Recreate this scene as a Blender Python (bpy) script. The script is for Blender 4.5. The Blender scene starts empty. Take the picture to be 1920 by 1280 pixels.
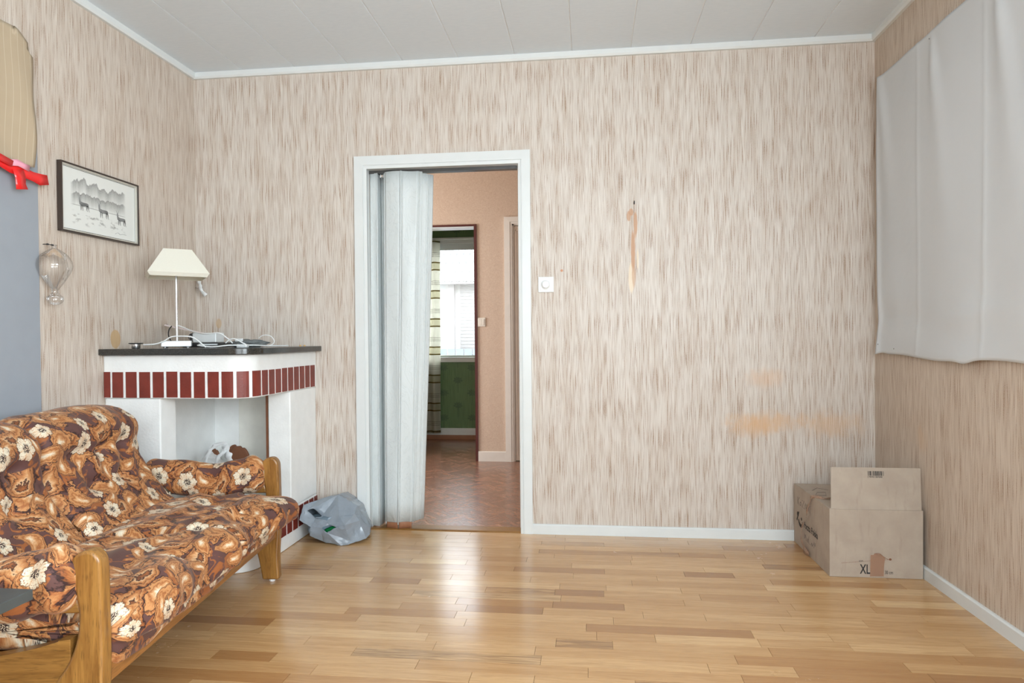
import bpy, bmesh, math, random
from mathutils import Vector, Matrix, noise
rnd = random.Random(7)
PI = math.pi
C = bpy.context.scene.collection
scn = bpy.context.scene

# ------------------------------------------------------------------ camera
CAM = Vector((0.0, -3.7659, 1.0876))
YAW, PITCH, ROLL = 0.1178, -0.0120, -0.0082
FPX, SX, SY = 1278.47, -5.69, 8.45
fwd = Vector((-math.sin(YAW)*math.cos(PITCH), math.cos(YAW)*math.cos(PITCH), math.sin(PITCH)))
rt0 = Vector((math.cos(YAW), math.sin(YAW), 0)); up0 = rt0.cross(fwd)
rt = rt0*math.cos(ROLL) + up0*math.sin(ROLL); upv = -rt0*math.sin(ROLL) + up0*math.cos(ROLL)
cd = bpy.data.cameras.new('camera'); cd.sensor_width = 36; cd.lens = FPX*36/1920
cd.shift_x = -SX/1920; cd.shift_y = SY/1920; cd.clip_start = .02
cam = bpy.data.objects.new('camera', cd); C.objects.link(cam)
cam.matrix_world = Matrix(((rt.x, upv.x, -fwd.x, CAM.x), (rt.y, upv.y, -fwd.y, CAM.y), (rt.z, upv.z, -fwd.z, CAM.z), (0, 0, 0, 1)))
scn.camera = cam

# ------------------------------------------------------------------ colour and light
vs = scn.view_settings
vs.view_transform = 'Standard'; vs.look = 'None'; vs.gamma = 1; vs.use_curve_mapping = False
vs.exposure = 0.05
scn.cycles.max_bounces = 10; scn.cycles.diffuse_bounces = 6; scn.cycles.transparent_max_bounces = 12
scn.cycles.caustics_refractive = False; scn.cycles.sample_clamp_indirect = 6

SKY = 6.5
w = bpy.data.worlds.new('overcast_sky'); scn.world = w; w.use_nodes = True
wn = w.node_tree; bg = wn.nodes['Background']
bg.inputs[0].default_value = (0.88, 0.95, 1.0, 1); bg.inputs[1].default_value = SKY

def area(name, loc, rot, sx, sy, power, col=(1, 1, 1), spread=PI):
    l = bpy.data.lights.new(name, 'AREA'); l.shape = 'RECTANGLE'; l.size = sx; l.size_y = sy
    l.energy = power; l.color = col; l.spread = spread
    o = bpy.data.objects.new(name, l); C.objects.link(o); o.location = loc; o.rotation_euler = rot
    return o
# daylight standing in the openings of the room's windows (rear wall, right wall by the camera); hall and green room lamps are added fill, with no opening behind them
area('daylight_rear_window', (0.45, -5.17, 1.55), (PI/2, 0, 0), 1.9, 1.35, 34, (0.80, 0.935, 1.0))
area('daylight_right_window', (1.46, -3.85, 1.6), (PI/2, 0, PI/2), 1.7, 1.3, 112, (0.82, 0.935, 1.0))
area('hall_fill', (-3.25, 1.15, 1.5), (PI/2, 0, -PI/2), 1.2, 1.3, 80, (0.92, 0.97, 1.0))
area('green_room_fill', (-3.45, 2.9, 1.5), (PI/2, 0, -PI/2), 0.8, 1.2, 30, (0.95, 0.98, 1.0))

# ------------------------------------------------------------------ helpers
def ray(px, py):
    return fwd*FPX + rt*(px-960-SX) - upv*(py-640-SY)
def at(px, py, x=None, y=None, z=None):
    """the point of a real plane seen at a pixel"""
    d = ray(px, py)
    t = (x-CAM.x)/d.x if x is not None else (y-CAM.y)/d.y if y is not None else (z-CAM.z)/d.z
    return CAM + d*t

def obj(name, me, m=None, parent=None, kind=None, loc=None):
    if isinstance(me, bmesh.types.BMesh):
        b = me; me = bpy.data.meshes.new(name); b.to_mesh(me); b.free()
    o = bpy.data.objects.new(name, me); C.objects.link(o)
    if m is not None and me.materials is not None and len(me.materials) == 0: me.materials.append(m)
    if parent: o.parent = parent
    if kind: o['kind'] = kind
    if loc: o.location = loc
    return o
def tag(o, label, cat, group=None):
    o['label'] = label; o['category'] = cat
    if group: o['group'] = group
    return o
def thing(name, label, cat, loc=(0, 0, 0), rotz=0, group=None):
    o = bpy.data.objects.new(name, None); C.objects.link(o); o.location = loc; o.rotation_euler = (0, 0, rotz)
    o.empty_display_size = .05
    return tag(o, label, cat, group)
def struct(name, me, m):
    return obj(name, me, m, None, 'structure')
def smooth(o, ang=None):
    for p in o.data.polygons: p.use_smooth = True
    if ang is not None: o.data.set_sharp_from_angle(angle=math.radians(ang))
    return o
def bevel(o, wd, seg=2):
    b = o.modifiers.new('bevel', 'BEVEL'); b.width = wd; b.segments = seg; b.limit_method = 'ANGLE'; b.angle_limit = math.radians(40)
    return o

def box_bm(*boxes):
    b = bmesh.new()
    for (x0, x1, y0, y1, z0, z1) in boxes:
        v = [b.verts.new(p) for p in ((x0, y0, z0), (x1, y0, z0), (x1, y1, z0), (x0, y1, z0), (x0, y0, z1), (x1, y0, z1), (x1, y1, z1), (x0, y1, z1))]
        for f in ((0, 3, 2, 1), (4, 5, 6, 7), (0, 1, 5, 4), (1, 2, 6, 5), (2, 3, 7, 6), (3, 0, 4, 7)): b.faces.new([v[i] for i in f])
    return b
def prism_bm(pts, lo, hi, axis='z', bm=None):
    """extrude a closed outline; axis z: pts are (x,y); axis y: (x,z); axis x: (y,z)"""
    b = bm or bmesh.new()
    def P(p, k): return (p[0], p[1], k) if axis == 'z' else (p[0], k, p[1]) if axis == 'y' else (k, p[0], p[1])
    A = [b.verts.new(P(p, lo)) for p in pts]; B = [b.verts.new(P(p, hi)) for p in pts]
    n = len(pts)
    b.faces.new(A); b.faces.new(B)
    for i in range(n): b.faces.new((A[i], A[(i+1) % n], B[(i+1) % n], B[i]))
    bmesh.ops.recalc_face_normals(b, faces=b.faces)
    return b
def lathe_bm(prof, seg=32, bm=None, c=(0, 0, 0)):
    b = bm or bmesh.new(); rings = []
    for r, z in prof:
        if r < 1e-6: rings.append([b.verts.new((c[0], c[1], c[2]+z))])
        else: rings.append([b.verts.new((c[0]+r*math.cos(2*PI*i/seg), c[1]+r*math.sin(2*PI*i/seg), c[2]+z)) for i in range(seg)])
    for A, B in zip(rings, rings[1:]):
        for i in range(seg):
            j = (i+1) % seg
            if len(A) == 1 and len(B) == 1: continue
            if len(A) == 1: b.faces.new((A[0], B[j], B[i]))
            elif len(B) == 1: b.faces.new((A[i], A[j], B[0]))
            else: b.faces.new((A[i], A[j], B[j], B[i]))
    bmesh.ops.recalc_face_normals(b, faces=b.faces)
    return b
def catmull(pts, n, closed=False):
    pts = [Vector(p) for p in pts]; m = len(pts); out = []
    segs = m if closed else m-1
    for s in range(segs):
        g = (lambda k: pts[k % m]) if closed else (lambda k: pts[max(0, min(m-1, k))])
        p0, p1, p2, p3 = g(s-1), g(s), g(s+1), g(s+2)
        for k in range(n):
            t = k/n
            out.append(.5*((2*p1)+(-p0+p2)*t+(2*p0-5*p1+4*p2-p3)*t*t+(-p0+3*p1-3*p2+p3)*t**3))
    if not closed: out.append(pts[-1])
    return out
def tube_bm(pts, r, seg=8, sm=6, bm=None):
    b = bm or bmesh.new()
    P = catmull(pts, sm) if sm > 1 else [Vector(p) for p in pts]
    R = r if callable(r) else (lambda t: r)
    prev = None; nrm = None
    n = len(P)
    for i, p in enumerate(P):
        t = (P[min(i+1, n-1)]-P[max(i-1, 0)]).normalized()
        if nrm is None: nrm = t.orthogonal().normalized()
        nrm = (nrm - t*nrm.dot(t)).normalized(); bi = t.cross(nrm)
        rr = R(i/(n-1))
        ring = [b.verts.new(p+(nrm*math.cos(2*PI*k/seg)+bi*math.sin(2*PI*k/seg))*rr) for k in range(seg)]
        if prev:
            for k in range(seg): b.faces.new((prev[k], prev[(k+1) % seg], ring[(k+1) % seg], ring[k]))
        else: b.faces.new(ring[::-1])
        prev = ring
    b.faces.new(prev)
    return b
def grid_bm(nu, nv, f, thick=0.0):
    """sheet f(a,b) with a,b in 0..1, metric uv not needed; thickness through the solidify modifier"""
    b = bmesh.new()
    V = [[b.verts.new(f(i/nu, j/nv)) for j in range(nv+1)] for i in range(nu+1)]
    for i in range(nu):
        for j in range(nv): b.faces.new((V[i][j], V[i+1][j], V[i+1][j+1], V[i][j+1]))
    return b
def solid(o, t, off=0):
    s = o.modifiers.new('solidify', 'SOLIDIFY'); s.thickness = t; s.offset = off; return o

# ------------------------------------------------------------------ node helper
class G:
    def __init__(s, name):
        s.m = bpy.data.materials.new(name); s.m.use_nodes = True; s.nt = s.m.node_tree
        s.b = s.nt.nodes['Principled BSDF']; s.out = s.nt.nodes['Material Output']
    def put(s, sock, v):
        if isinstance(v, bpy.types.NodeSocket): s.nt.links.new(v, sock)
        elif v is not None:
            if hasattr(sock.default_value, '__len__') and not hasattr(v, '__len__'): v = [v]*len(sock.default_value)
            if hasattr(v, '__len__') and len(sock.default_value) == 4 and len(v) == 3: v = tuple(v)+(1,)
            sock.default_value = v
    def n(s, t, **k):
        x = s.nt.nodes.new(t)
        for a, v in k.items(): setattr(x, a, v)
        return x
    def m_(s, op, a, b=None, c=None, clamp=False):
        x = s.n('ShaderNodeMath', operation=op, use_clamp=clamp)
        for i, v in enumerate((a, b, c)):
            if v is not None: s.put(x.inputs[i], v)
        return x.outputs[0]
    def v_(s, op, a, b=None, scale=None):
        x = s.n('ShaderNodeVectorMath', operation=op); s.put(x.inputs[0], a)
        if b is not None: s.put(x.inputs[1], b)
        if scale is not None: s.put(x.inputs['Scale'], scale)
        return x.outputs['Value'] if op in ('LENGTH', 'DOT_PRODUCT', 'DISTANCE') else x.outputs[0]
    def xyz(s, v):
        x = s.n('ShaderNodeSeparateXYZ'); s.put(x.inputs[0], v); return x.outputs
    def comb(s, x=0, y=0, z=0):
        c = s.n('ShaderNodeCombineXYZ')
        for i, v in enumerate((x, y, z)): s.put(c.inputs[i], v)
        return c.outputs[0]
    def pos(s): return s.n('ShaderNodeNewGeometry').outputs['Position']
    def obj(s): return s.n('ShaderNodeTexCoord').outputs['Object']
    def uv(s): return s.n('ShaderNodeTexCoord').outputs['UV']
    def attr(s, name): return s.n('ShaderNodeAttribute', attribute_name=name).outputs['Fac']
    def noise(s, v, scale=5, detail=2, rough=.5, dist=0, col=False):
        x = s.n('ShaderNodeTexNoise'); s.put(x.inputs['Vector'], v); s.put(x.inputs['Scale'], scale)
        s.put(x.inputs['Detail'], detail); s.put(x.inputs['Roughness'], rough); s.put(x.inputs['Distortion'], dist)
        return x.outputs['Color'] if col else x.outputs[0]
    def vor(s, v, scale=5, feature='F1', rand=1, dims='3D'):
        x = s.n('ShaderNodeTexVoronoi', feature=feature, voronoi_dimensions=dims); s.put(x.inputs['Vector'], v)
        s.put(x.inputs['Scale'], scale); s.put(x.inputs['Randomness'], rand); return x.outputs
    def ramp(s, f, stops, interp='LINEAR'):
        x = s.n('ShaderNodeValToRGB'); s.put(x.inputs[0], f); e = x.color_ramp; e.interpolation = interp
        while len(e.elements) > 1: e.elements.remove(e.elements[-1])
        for i, (p, c) in enumerate(stops):
            c = (c,)*3 if not hasattr(c, '__len__') else c
            el = e.elements[0] if i == 0 else e.elements.new(p); el.position = p; el.color = tuple(c)+(1,)
        return x.outputs[0]
    def mr(s, f, a, b, c=0., d=1., smooth=False):
        x = s.n('ShaderNodeMapRange', interpolation_type='SMOOTHSTEP' if smooth else 'LINEAR')
        for i, v in enumerate((f, a, b, c, d)): s.put(x.inputs[i], v)
        return x.outputs[0]
    def mix(s, f, a, b, mode='MIX'):
        x = s.n('ShaderNodeMix', data_type='RGBA', blend_type=mode); s.put(x.inputs[0], f); s.put(x.inputs[6], a); s.put(x.inputs[7], b)
        return x.outputs[2]
    def bump(s, h, strength=.3, dist=.002, normal=None):
        x = s.n('ShaderNodeBump'); s.put(x.inputs['Height'], h); s.put(x.inputs['Strength'], strength); s.put(x.inputs['Distance'], dist)
        if normal is not None: s.put(x.inputs['Normal'], normal)
        s.put(s.b.inputs['Normal'], x.outputs[0]); return x.outputs[0]
    def fin(s, col=None, rough=None, metal=None, spec=None, **k):
        if col is not None: s.put(s.b.inputs['Base Color'], col)
        if rough is not None: s.put(s.b.inputs['Roughness'], rough)
        if metal is not None: s.put(s.b.inputs['Metallic'], metal)
        if spec is not None: s.put(s.b.inputs['Specular IOR Level'], spec)
        for a, v in k.items(): s.put(s.b.inputs[a.replace('_', ' ')], v)
        return s.m

def plain(name, col, rough=.5, metal=0, spec=.5, bumps=None, var=0.06, **k):
    g = G(name); p = g.obj()
    n = g.noise(p, 14, 3)
    c = g.mix(g.mr(n, .3, .7), tuple(x*(1-var) for x in col), tuple(min(1, x*(1+var)) for x in col))
    if bumps: g.bump(g.noise(p, bumps[0], 4, .6), bumps[1], bumps[2])
    return g.fin(c, rough, metal, spec, **k)

# ------------------------------------------------------------------ materials
def wallpaper(name, stains=(), patches=(), hue=(1, 1, 1)):
    g = G(name); P = g.xyz(g.pos()); s = g.m_('ADD', P[0], P[1]); z = P[2]
    a = g.noise(g.comb(g.m_('MULTIPLY', s, 290), g.m_('MULTIPLY', z, 6.5), 3.1), 1, 1.5, .5)
    bnd = g.noise(g.comb(g.m_('MULTIPLY', s, 34), g.m_('MULTIPLY', z, 3.2), 9.7), 1, 2, .5)
    fine = g.noise(g.comb(g.m_('MULTIPLY', s, 420), g.m_('MULTIPLY', z, 9), 1.3), 1, 1, .5)
    dash = g.noise(g.comb(g.m_('MULTIPLY', s, 300), g.m_('MULTIPLY', z, 230), 4.), 1, 0, .5)
    thr = g.m_('ADD', a, g.m_('MULTIPLY', g.m_('SUBTRACT', bnd, .5), .22))
    st = g.m_('MULTIPLY', g.mr(thr, .51, .66, 0, 1, True), g.mr(dash, .30, .58, .45, 1))
    base = g.mix(g.mr(fine, .32, .68), (.54*hue[0], .475*hue[1], .415*hue[2]), (.67*hue[0], .62*hue[1], .565*hue[2]))
    base = g.mix(g.m_('MULTIPLY', g.mr(bnd, .42, .66, 0, 1, True), .25), base, (.47, .37, .28))
    col = g.mix(g.m_('MULTIPLY', st, .74), base, (.27, .15, .08))
    # stains, each an ellipse (s, z, half width, half height, strength, colour, edge softness)
    wob = g.noise(g.comb(g.m_('MULTIPLY', s, 30), g.m_('MULTIPLY', z, 14), 0.5), 1, 3, .6)
    for (sc, zc, hw, hh, k, c, soft) in stains:
        dx = g.m_('DIVIDE', g.m_('SUBTRACT', s, sc), hw); dz = g.m_('DIVIDE', g.m_('SUBTRACT', z, zc), hh)
        d = g.m_('SQRT', g.m_('ADD', g.m_('MULTIPLY', dx, dx), g.m_('MULTIPLY', dz, dz)))
        d = g.m_('ADD', d, g.m_('MULTIPLY', g.m_('SUBTRACT', wob, .5), soft*1.6))
        col = g.mix(g.mr(d, 1-soft*.7, 1+soft*.3, k, 0, True), col, c)
    g.bump(g.m_('SUBTRACT', fine, g.m_('MULTIPLY', st, .8)), .35, .0012)
    return g.fin(col, .42, 0, .5)

TAN = (.52, .33, .15); RUST = (.50, .27, .14); CREAM = (.74, .62, .46)
M = {}
M['wall_left'] = wallpaper('wallpaper_left', [(-2.292-.694, 1.097, .036, .048, .8, TAN, .15)], hue=(.99, .96, .93))
M['wall_back'] = wallpaper('wallpaper_back', [
    (-2.156, 1.186, .018, .030, .55, TAN, .3),
    (.915, .86, .10, .055, .33, (.66, .36, .16), 1.2), (.95, .63, .20, .05, .55, (.62, .36, .17), 1.2), (.86, .60, .12, .06, .45, (.62, .36, .17), 1.1), (1.27, .62, .16, .07, .42, (.62, .36, .17), 1.2),
    (.228, 1.41, .017, .085, .85, CREAM, .3), (.262, 1.51, .006, .06, .8, CREAM, .3),
    (.252, 1.70, .011, .075, .85, RUST, .45), (.238, 1.55, .013, .115, .9, RUST, .5), (.242, 1.42, .012, .07, .6, RUST, .5), (.215, 1.745, .012, .03, .8, RUST, .4), (.228, 1.765, .013, .02, .8, RUST, .4),
    (-.150, 1.455, .008, .008, .8, (.55, .20, .06), .4)])
M['wall_right'] = wallpaper('wallpaper_right', [(1.48-.50, .62, .05, .06, .3, (.6, .36, .17), 1.2)], hue=(.97, .91, .84))  # same paper as the other walls; warm bounce light tinted into its colour
M['plaster'] = plain('white_plaster', (.80, .81, .80), .75, bumps=(90, .5, .003), var=.03)
M['plaster_dirty'] = plain('stained_plaster', (.76, .75, .69), .6, bumps=(25, .15, .002), var=.05)
M['trim'] = plain('white_gloss_paint', (.68, .71, .71), .32, bumps=(8, .06, .002), var=.015)
M['cream_paint'] = plain('aged_cream_paint', (.70, .62, .53), .35, var=.03)
M['hall_trim'] = plain('hall_white_paint', (.74, .70, .64), .4, var=.03)
M['chrome'] = plain('brushed_chrome', (.72, .72, .73), .22, 1, var=.02)
M['dark_metal'] = plain('dark_metal', (.10, .10, .10), .35, .8)
M['white_plastic'] = plain('white_plastic', (.76, .78, .78), .3, var=.01)
M['silver_plastic'] = plain('silver_plastic', (.68, .71, .72), .35, .3)
M['black_plastic'] = plain('black_plastic', (.02, .02, .022), .35)
M['pink_plastic'] = plain('pale_pinkish_plastic', (.66, .56, .54), .4)
M['switch_cream'] = plain('cream_switch_plastic', (.76, .72, .64), .35)
M['red_tape'] = plain('red_glossy_tape', (.78, .02, .02), .18, bumps=(30, .3, .003))
M['pink_tape'] = plain('pink_tape_back', (.83, .36, .46), .5)
M['brass'] = plain('brass', (.7, .45, .18), .35, 1)
M['mahogany'] = plain('dark_red_wood_trim', (.085, .02, .018), .3)
M['ink'] = plain('black_print_ink', (.018, .018, .02), .7)
M['pencil'] = plain('ballpoint_ink', (.16, .13, .12), .8)
M['red_brick'] = plain('red_painted_brick', (.175, .025, .015), .45, bumps=(120, .5, .002), var=.16)
M['brown_leather'] = plain('brown_leather', (.17, .065, .03), .55, bumps=(60, .4, .002), var=.2)
M['grey_board'] = plain('grey_blue_board', (.30, .325, .36), .45, bumps=(150, .08, .001), var=.02)
M['dark_table'] = plain('charcoal_laminate', (.055, .062, .062), .45, bumps=(300, .2, .0006), var=.15)
M['grey_cloth'] = plain('grey_cloth', (.13, .14, .14), .9, bumps=(400, .5, .001), var=.2)
M['brown_hem'] = plain('brown_backing', (.30, .13, .065), .6)
M['felt'] = plain('pale_felt', (.7, .7, .7), .9)
M['grey_bag'] = plain('grey_plastic_film', (.245, .285, .33), .25, bumps=(38, .45, .005), var=.08, Coat_Weight=.2)
M['blue_bag_inside'] = plain('blue_grey_film_inside', (.14, .20, .25), .3)
M['green_glass'] = plain('green_bottle_plastic', (.0, .12, .03), .2)
M['dark_void'] = plain('dark_contents', (.012, .012, .014), .5)

g = G('ceiling_panel'); P = g.xyz(g.pos())
h = g.noise(g.comb(g.m_('MULTIPLY', P[0], 22), g.m_('MULTIPLY', P[1], 90), 0), 1, 4, .6, .4)
g.bump(h, .35, .0015); M['ceiling'] = g.fin(g.mix(g.mr(h, .3, .7), (.66, .735, .80), (.70, .77, .83)), .42)
M['ceiling_back'] = plain('ceiling_joint', (.86, .87, .87), .5)

g = G('granite'); p = g.pos()
v = g.vor(p, 420)[0]; c = g.ramp(g.noise(p, 260, 3, .7), [(.3, (.008, .008, .007)), (.55, (.03, .028, .024)), (.72, (.10, .095, .08))])
M['granite'] = g.fin(c, .16, 0, .55)

def oak(name, c0, c1, axis):
    g = G(name); p = g.obj(); x = g.xyz(p)
    sc = [60, 60, 60]; sc[axis] = 5
    q = g.comb(*[g.m_('MULTIPLY', x[i], sc[i]) for i in range(3)])
    n1 = g.noise(q, 1, 4, .6, .8); q2 = g.comb(*[g.m_('MULTIPLY', x[i], sc[i]*5) for i in range(3)])
    n2 = g.noise(q2, 1, 2, .5)
    c = g.mix(g.mr(n1, .35, .65), c0, c1); c = g.mix(g.mr(n2, .56, .70, 0, .55), c, tuple(k*.35 for k in c0))
    g.bump(n2, .15, .0008)
    return g.fin(c, .3, 0, .5)
M['oak_v'] = oak('oak_upright', (.20, .085, .018), (.33, .16, .038), 2)
M['oak_y'] = oak('oak_length', (.21, .085, .022), (.34, .145, .038), 1)
M['oak_x'] = oak('oak_side', (.18, .08, .017), (.30, .145, .035), 0)

g = G('parquet_oak'); P = g.xyz(g.pos()); tone = g.attr('tone'); seed = g.attr('seed')
q = g.comb(g.m_('MULTIPLY', P[0], 3.2), g.m_('MULTIPLY', P[1], 52), g.m_('MULTIPLY', seed, 60))
n1 = g.noise(q, 1, 4, .6, 1.4)
q = g.comb(g.m_('MULTIPLY', P[0], 16), g.m_('MULTIPLY', P[1], 420), g.m_('MULTIPLY', seed, 60)); n2 = g.noise(q, 1, 2, .5)
c = g.ramp(tone, [(0, (.33, .165, .065)), (.22, (.43, .225, .085)), (.5, (.54, .32, .14)), (.8, (.62, .39, .185)), (1, (.72, .50, .26))])
c = g.mix(g.mr(n1, .38, .68, 0, .42), c, (.30, .135, .045)); c = g.mix(g.mr(n2, .55, .75, 0, .3), c, (.22, .10, .035))
dark = g.attr('knot'); c = g.mix(g.m_('MULTIPLY', dark, g.mr(n1, .38, .6)), c, (.10, .05, .025))
scr = g.noise(g.comb(g.m_('MULTIPLY', P[0], 9), g.m_('MULTIPLY', P[1], 9), 0), 1, 4, .7)
big = g.noise(g.pos(), 1.7, 3, .6)
g.bump(g.m_('ADD', g.noise(g.pos(), 5, 2), g.m_('MULTIPLY', n2, .03)), .07, .005)
M['parquet'] = g.fin(c, g.m_('ADD', g.mr(scr, .3, .7, .185, .235), g.mr(big, .35, .65, 0, .05)), 0, .65, Coat_Weight=.25, Coat_Roughness=.14)
M['floor_gap'] = plain('floor_gap', (.20, .10, .04), .8)

# hall vinyl flooring printed with a basket of diagonal wood blocks
g = G('hall_vinyl'); P = g.xyz(g.pos())
u = g.m_('ADD', P[0], P[1]); v = g.m_('SUBTRACT', P[0], P[1])
K = 4.2
uu = g.m_('MULTIPLY', u, K); vv = g.m_('MULTIPLY', v, K)
fu = g.m_('FRACT', uu); fv = g.m_('FRACT', vv); cu = g.m_('FLOOR', uu); cv = g.m_('FLOOR', vv)
chk = g.m_('MODULO', g.m_('ABSOLUTE', g.m_('ADD', cu, cv)), 2)
sel = g.m_('GREATER_THAN', chk, .5)
along = g.m_('ADD', g.m_('MULTIPLY', sel, fu), g.m_('MULTIPLY', g.m_('SUBTRACT', 1, sel), fv))
strip = g.m_('FLOOR', g.m_('MULTIPLY', along, 4)); fs = g.m_('FRACT', g.m_('MULTIPLY', along, 4))
hsh = g.n('ShaderNodeTexWhiteNoise', noise_dimensions='3D'); g.put(hsh.inputs['Vector'], g.comb(cu, cv, strip))
tone = hsh.outputs['Value']
edge = g.m_('MAXIMUM', g.m_('LESS_THAN', fs, .05), g.m_('MAXIMUM', g.m_('LESS_THAN', fu, .018), g.m_('LESS_THAN', fv, .018)))
gr = g.noise(g.comb(g.m_('MULTIPLY', u, g.mr(sel, 0, 1, 14, 110)), g.m_('MULTIPLY', v, g.mr(sel, 0, 1, 110, 14)), tone), 1, 3, .6)
c = g.mix(tone, (.25, .105, .052), (.44, .21, .115)); c = g.mix(g.mr(gr, .38, .62, 0, .85), c, (.14, .05, .022)); c = g.mix(g.m_('MULTIPLY', edge, .7), c, (.08, .03, .018))
g.bump(g.m_('ADD', g.m_('ADD', g.noise(g.pos(), 22, 3, .6), g.m_('MULTIPLY', g.noise(g.pos(), 110, 2, .6), .7)), g.m_('MULTIPLY', g.m_('SUBTRACT', 1, edge), .35)), .32, .003)
M['hall_floor'] = g.fin(c, .27, 0, .8, Coat_Weight=.3, Coat_Roughness=.14)

g = G('hall_wallpaper'); p = g.pos(); n = g.noise(p, 85, 2, .6, 1.5)
g.bump(n, .3, .001); M['hall_wall'] = g.fin(g.mix(g.mr(n, .35, .65), (.55, .41, .31), (.64, .51, .40)), .55)
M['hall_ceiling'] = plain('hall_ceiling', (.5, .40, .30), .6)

# green wallpaper with tufted flowers on stalks
g = G('green_wallpaper'); P = g.xyz(g.pos()); x = P[0]; z = P[2]
def flowers(g, ox, oz, sx, sz):
    fx = g.m_('SUBTRACT', g.m_('FRACT', g.m_('ADD', g.m_('DIVIDE', g.m_('SUBTRACT', x, ox), sx), 50)), .5)
    fz = g.m_('SUBTRACT', g.m_('FRACT', g.m_('ADD', g.m_('DIVIDE', g.m_('SUBTRACT', z, oz), sz), 50)), .5)
    fx = g.m_('MULTIPLY', fx, sx); fz = g.m_('MULTIPLY', fz, sz)
    r = g.m_('SQRT', g.m_('ADD', g.m_('MULTIPLY', fx, fx), g.m_('MULTIPLY', g.m_('MULTIPLY', fz, fz), 1.9)))
    th = g.m_('ARCTAN2', fz, fx); lobes = g.m_('MULTIPLY', g.m_('SINE', g.m_('MULTIPLY', th, 9)), .008)
    disc = g.mr(g.m_('ADD', r, lobes), .040, .052, 1, 0)
    stalk = g.m_('MULTIPLY', g.m_('LESS_THAN', g.m_('ABSOLUTE', fx), .0035), g.m_('LESS_THAN', fz, 0))
    spk = g.noise(g.comb(g.m_('MULTIPLY', x, 160), 0, g.m_('MULTIPLY', z, 160)), 1, 1)
    return g.m_('MAXIMUM', g.m_('MULTIPLY', disc, g.mr(spk, .35, .6)), g.m_('MULTIPLY', stalk, .6))
f1 = flowers(g, -1.55-.02, .23, .31, .27); f2 = flowers(g, -1.395-.02, .365, .31, .27)
fl = g.m_('MAXIMUM', f1, f2)
st = g.noise(g.comb(g.m_('MULTIPLY', x, 230), 0, g.m_('MULTIPLY', z, 5)), 1, 2)
c = g.mix(g.mr(st, .35, .65), (.09, .165, .07), (.135, .235, .10)); c = g.mix(g.m_('MULTIPLY', fl, .75), c, (.035, .07, .048))
M['green_wall'] = g.fin(c, .5)

# striped sheer curtain
g = G('striped_curtain'); P = g.xyz(g.pos()); fz = g.m_('FRACT', g.m_('DIVIDE', g.m_('ADD', P[2], .02), .30))
def band(lo, hi): return g.m_('MULTIPLY', g.m_('GREATER_THAN', fz, lo), g.m_('LESS_THAN', fz, hi))
thick = g.m_('MAXIMUM', band(.10, .145), band(.36, .405)); thin = g.m_('MAXIMUM', band(.60, .612), g.m_('MAXIMUM', band(.66, .672), band(.72, .732)))
mid = band(.145, .36)
c = g.mix(mid, (.78, .77, .70), (.70, .68, .56)); c = g.mix(thin, c, (.30, .27, .24)); c = g.mix(thick, c, (.26, .21, .09))
g.fin(c, .8)
tr = g.n('ShaderNodeBsdfTranslucent'); g.put(tr.inputs[0], c); mx = g.n('ShaderNodeMixShader'); mx.inputs[0].default_value = .75
g.nt.links.new(g.b.outputs[0], mx.inputs[1]); g.nt.links.new(tr.outputs[0], mx.inputs[2]); g.nt.links.new(mx.outputs[0], g.out.inputs[0])
M['curtain'] = g.m

# folding door vinyl
g = G('embossed_white_vinyl'); p = g.pos(); x = g.xyz(p)
n1 = g.noise(g.comb(g.m_('MULTIPLY', x[0], 14), g.m_('MULTIPLY', x[1], 14), g.m_('MULTIPLY', x[2], 7)), 1, 3, .5, 2.2)
fib = g.noise(p, 260, 2); ring = g.m_('ABSOLUTE', g.m_('SUBTRACT', n1, .5))
g.bump(g.m_('ADD', g.mr(ring, 0, .05, 0, .5), g.m_('MULTIPLY', n1, 2)), .32, .003)
M['vinyl'] = g.fin(g.mix(g.m_('MULTIPLY', g.mr(ring, 0, .03, 1, 0), .18), (.60, .645, .65), (.42, .46, .47)), .42)

g = G('white_dust_sheet'); p = g.pos(); x = g.xyz(p)
wv = g.noise(g.comb(g.m_('MULTIPLY', x[1], 700), 0, g.m_('MULTIPLY', x[2], 700)), 1, 1)
g.bump(g.m_('ADD', g.noise(p, 7, 3), g.m_('MULTIPLY', wv, .05)), .25, .01)
M['sheet'] = g.fin(g.mix(g.noise(p, 3, 3), (.58, .61, .635), (.65, .68, .705)), .75)

g = G('cardboard'); p = g.obj(); x = g.xyz(p)
fl = g.m_('SINE', g.m_('MULTIPLY', g.m_('ADD', x[0], x[1]), 900)); n = g.noise(p, 11, 4, .6)
smd = g.noise(g.comb(g.m_('MULTIPLY', x[0], 40), g.m_('MULTIPLY', x[1], 40), g.m_('MULTIPLY', x[2], 7)), 1, 3)
c = g.mix(g.mr(n, .3, .7), (.38, .31, .25), (.44, .37, .30)); c = g.mix(g.mr(smd, .60, .75, 0, .3), c, (.24, .16, .12))
g.bump(g.m_('ADD', g.m_('MULTIPLY', fl, .15), n), .12, .002); M['cardboard'] = g.fin(c, .75)
M['cardboard_edge'] = plain('cardboard_edge', (.30, .20, .13), .8)
g = G('brown_parcel_tape'); n = g.noise(g.obj(), 40, 3)
M['box_tape'] = g.fin(g.mix(n, (.40, .22, .14), (.56, .34, .23)), .25, Alpha=.45)

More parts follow.
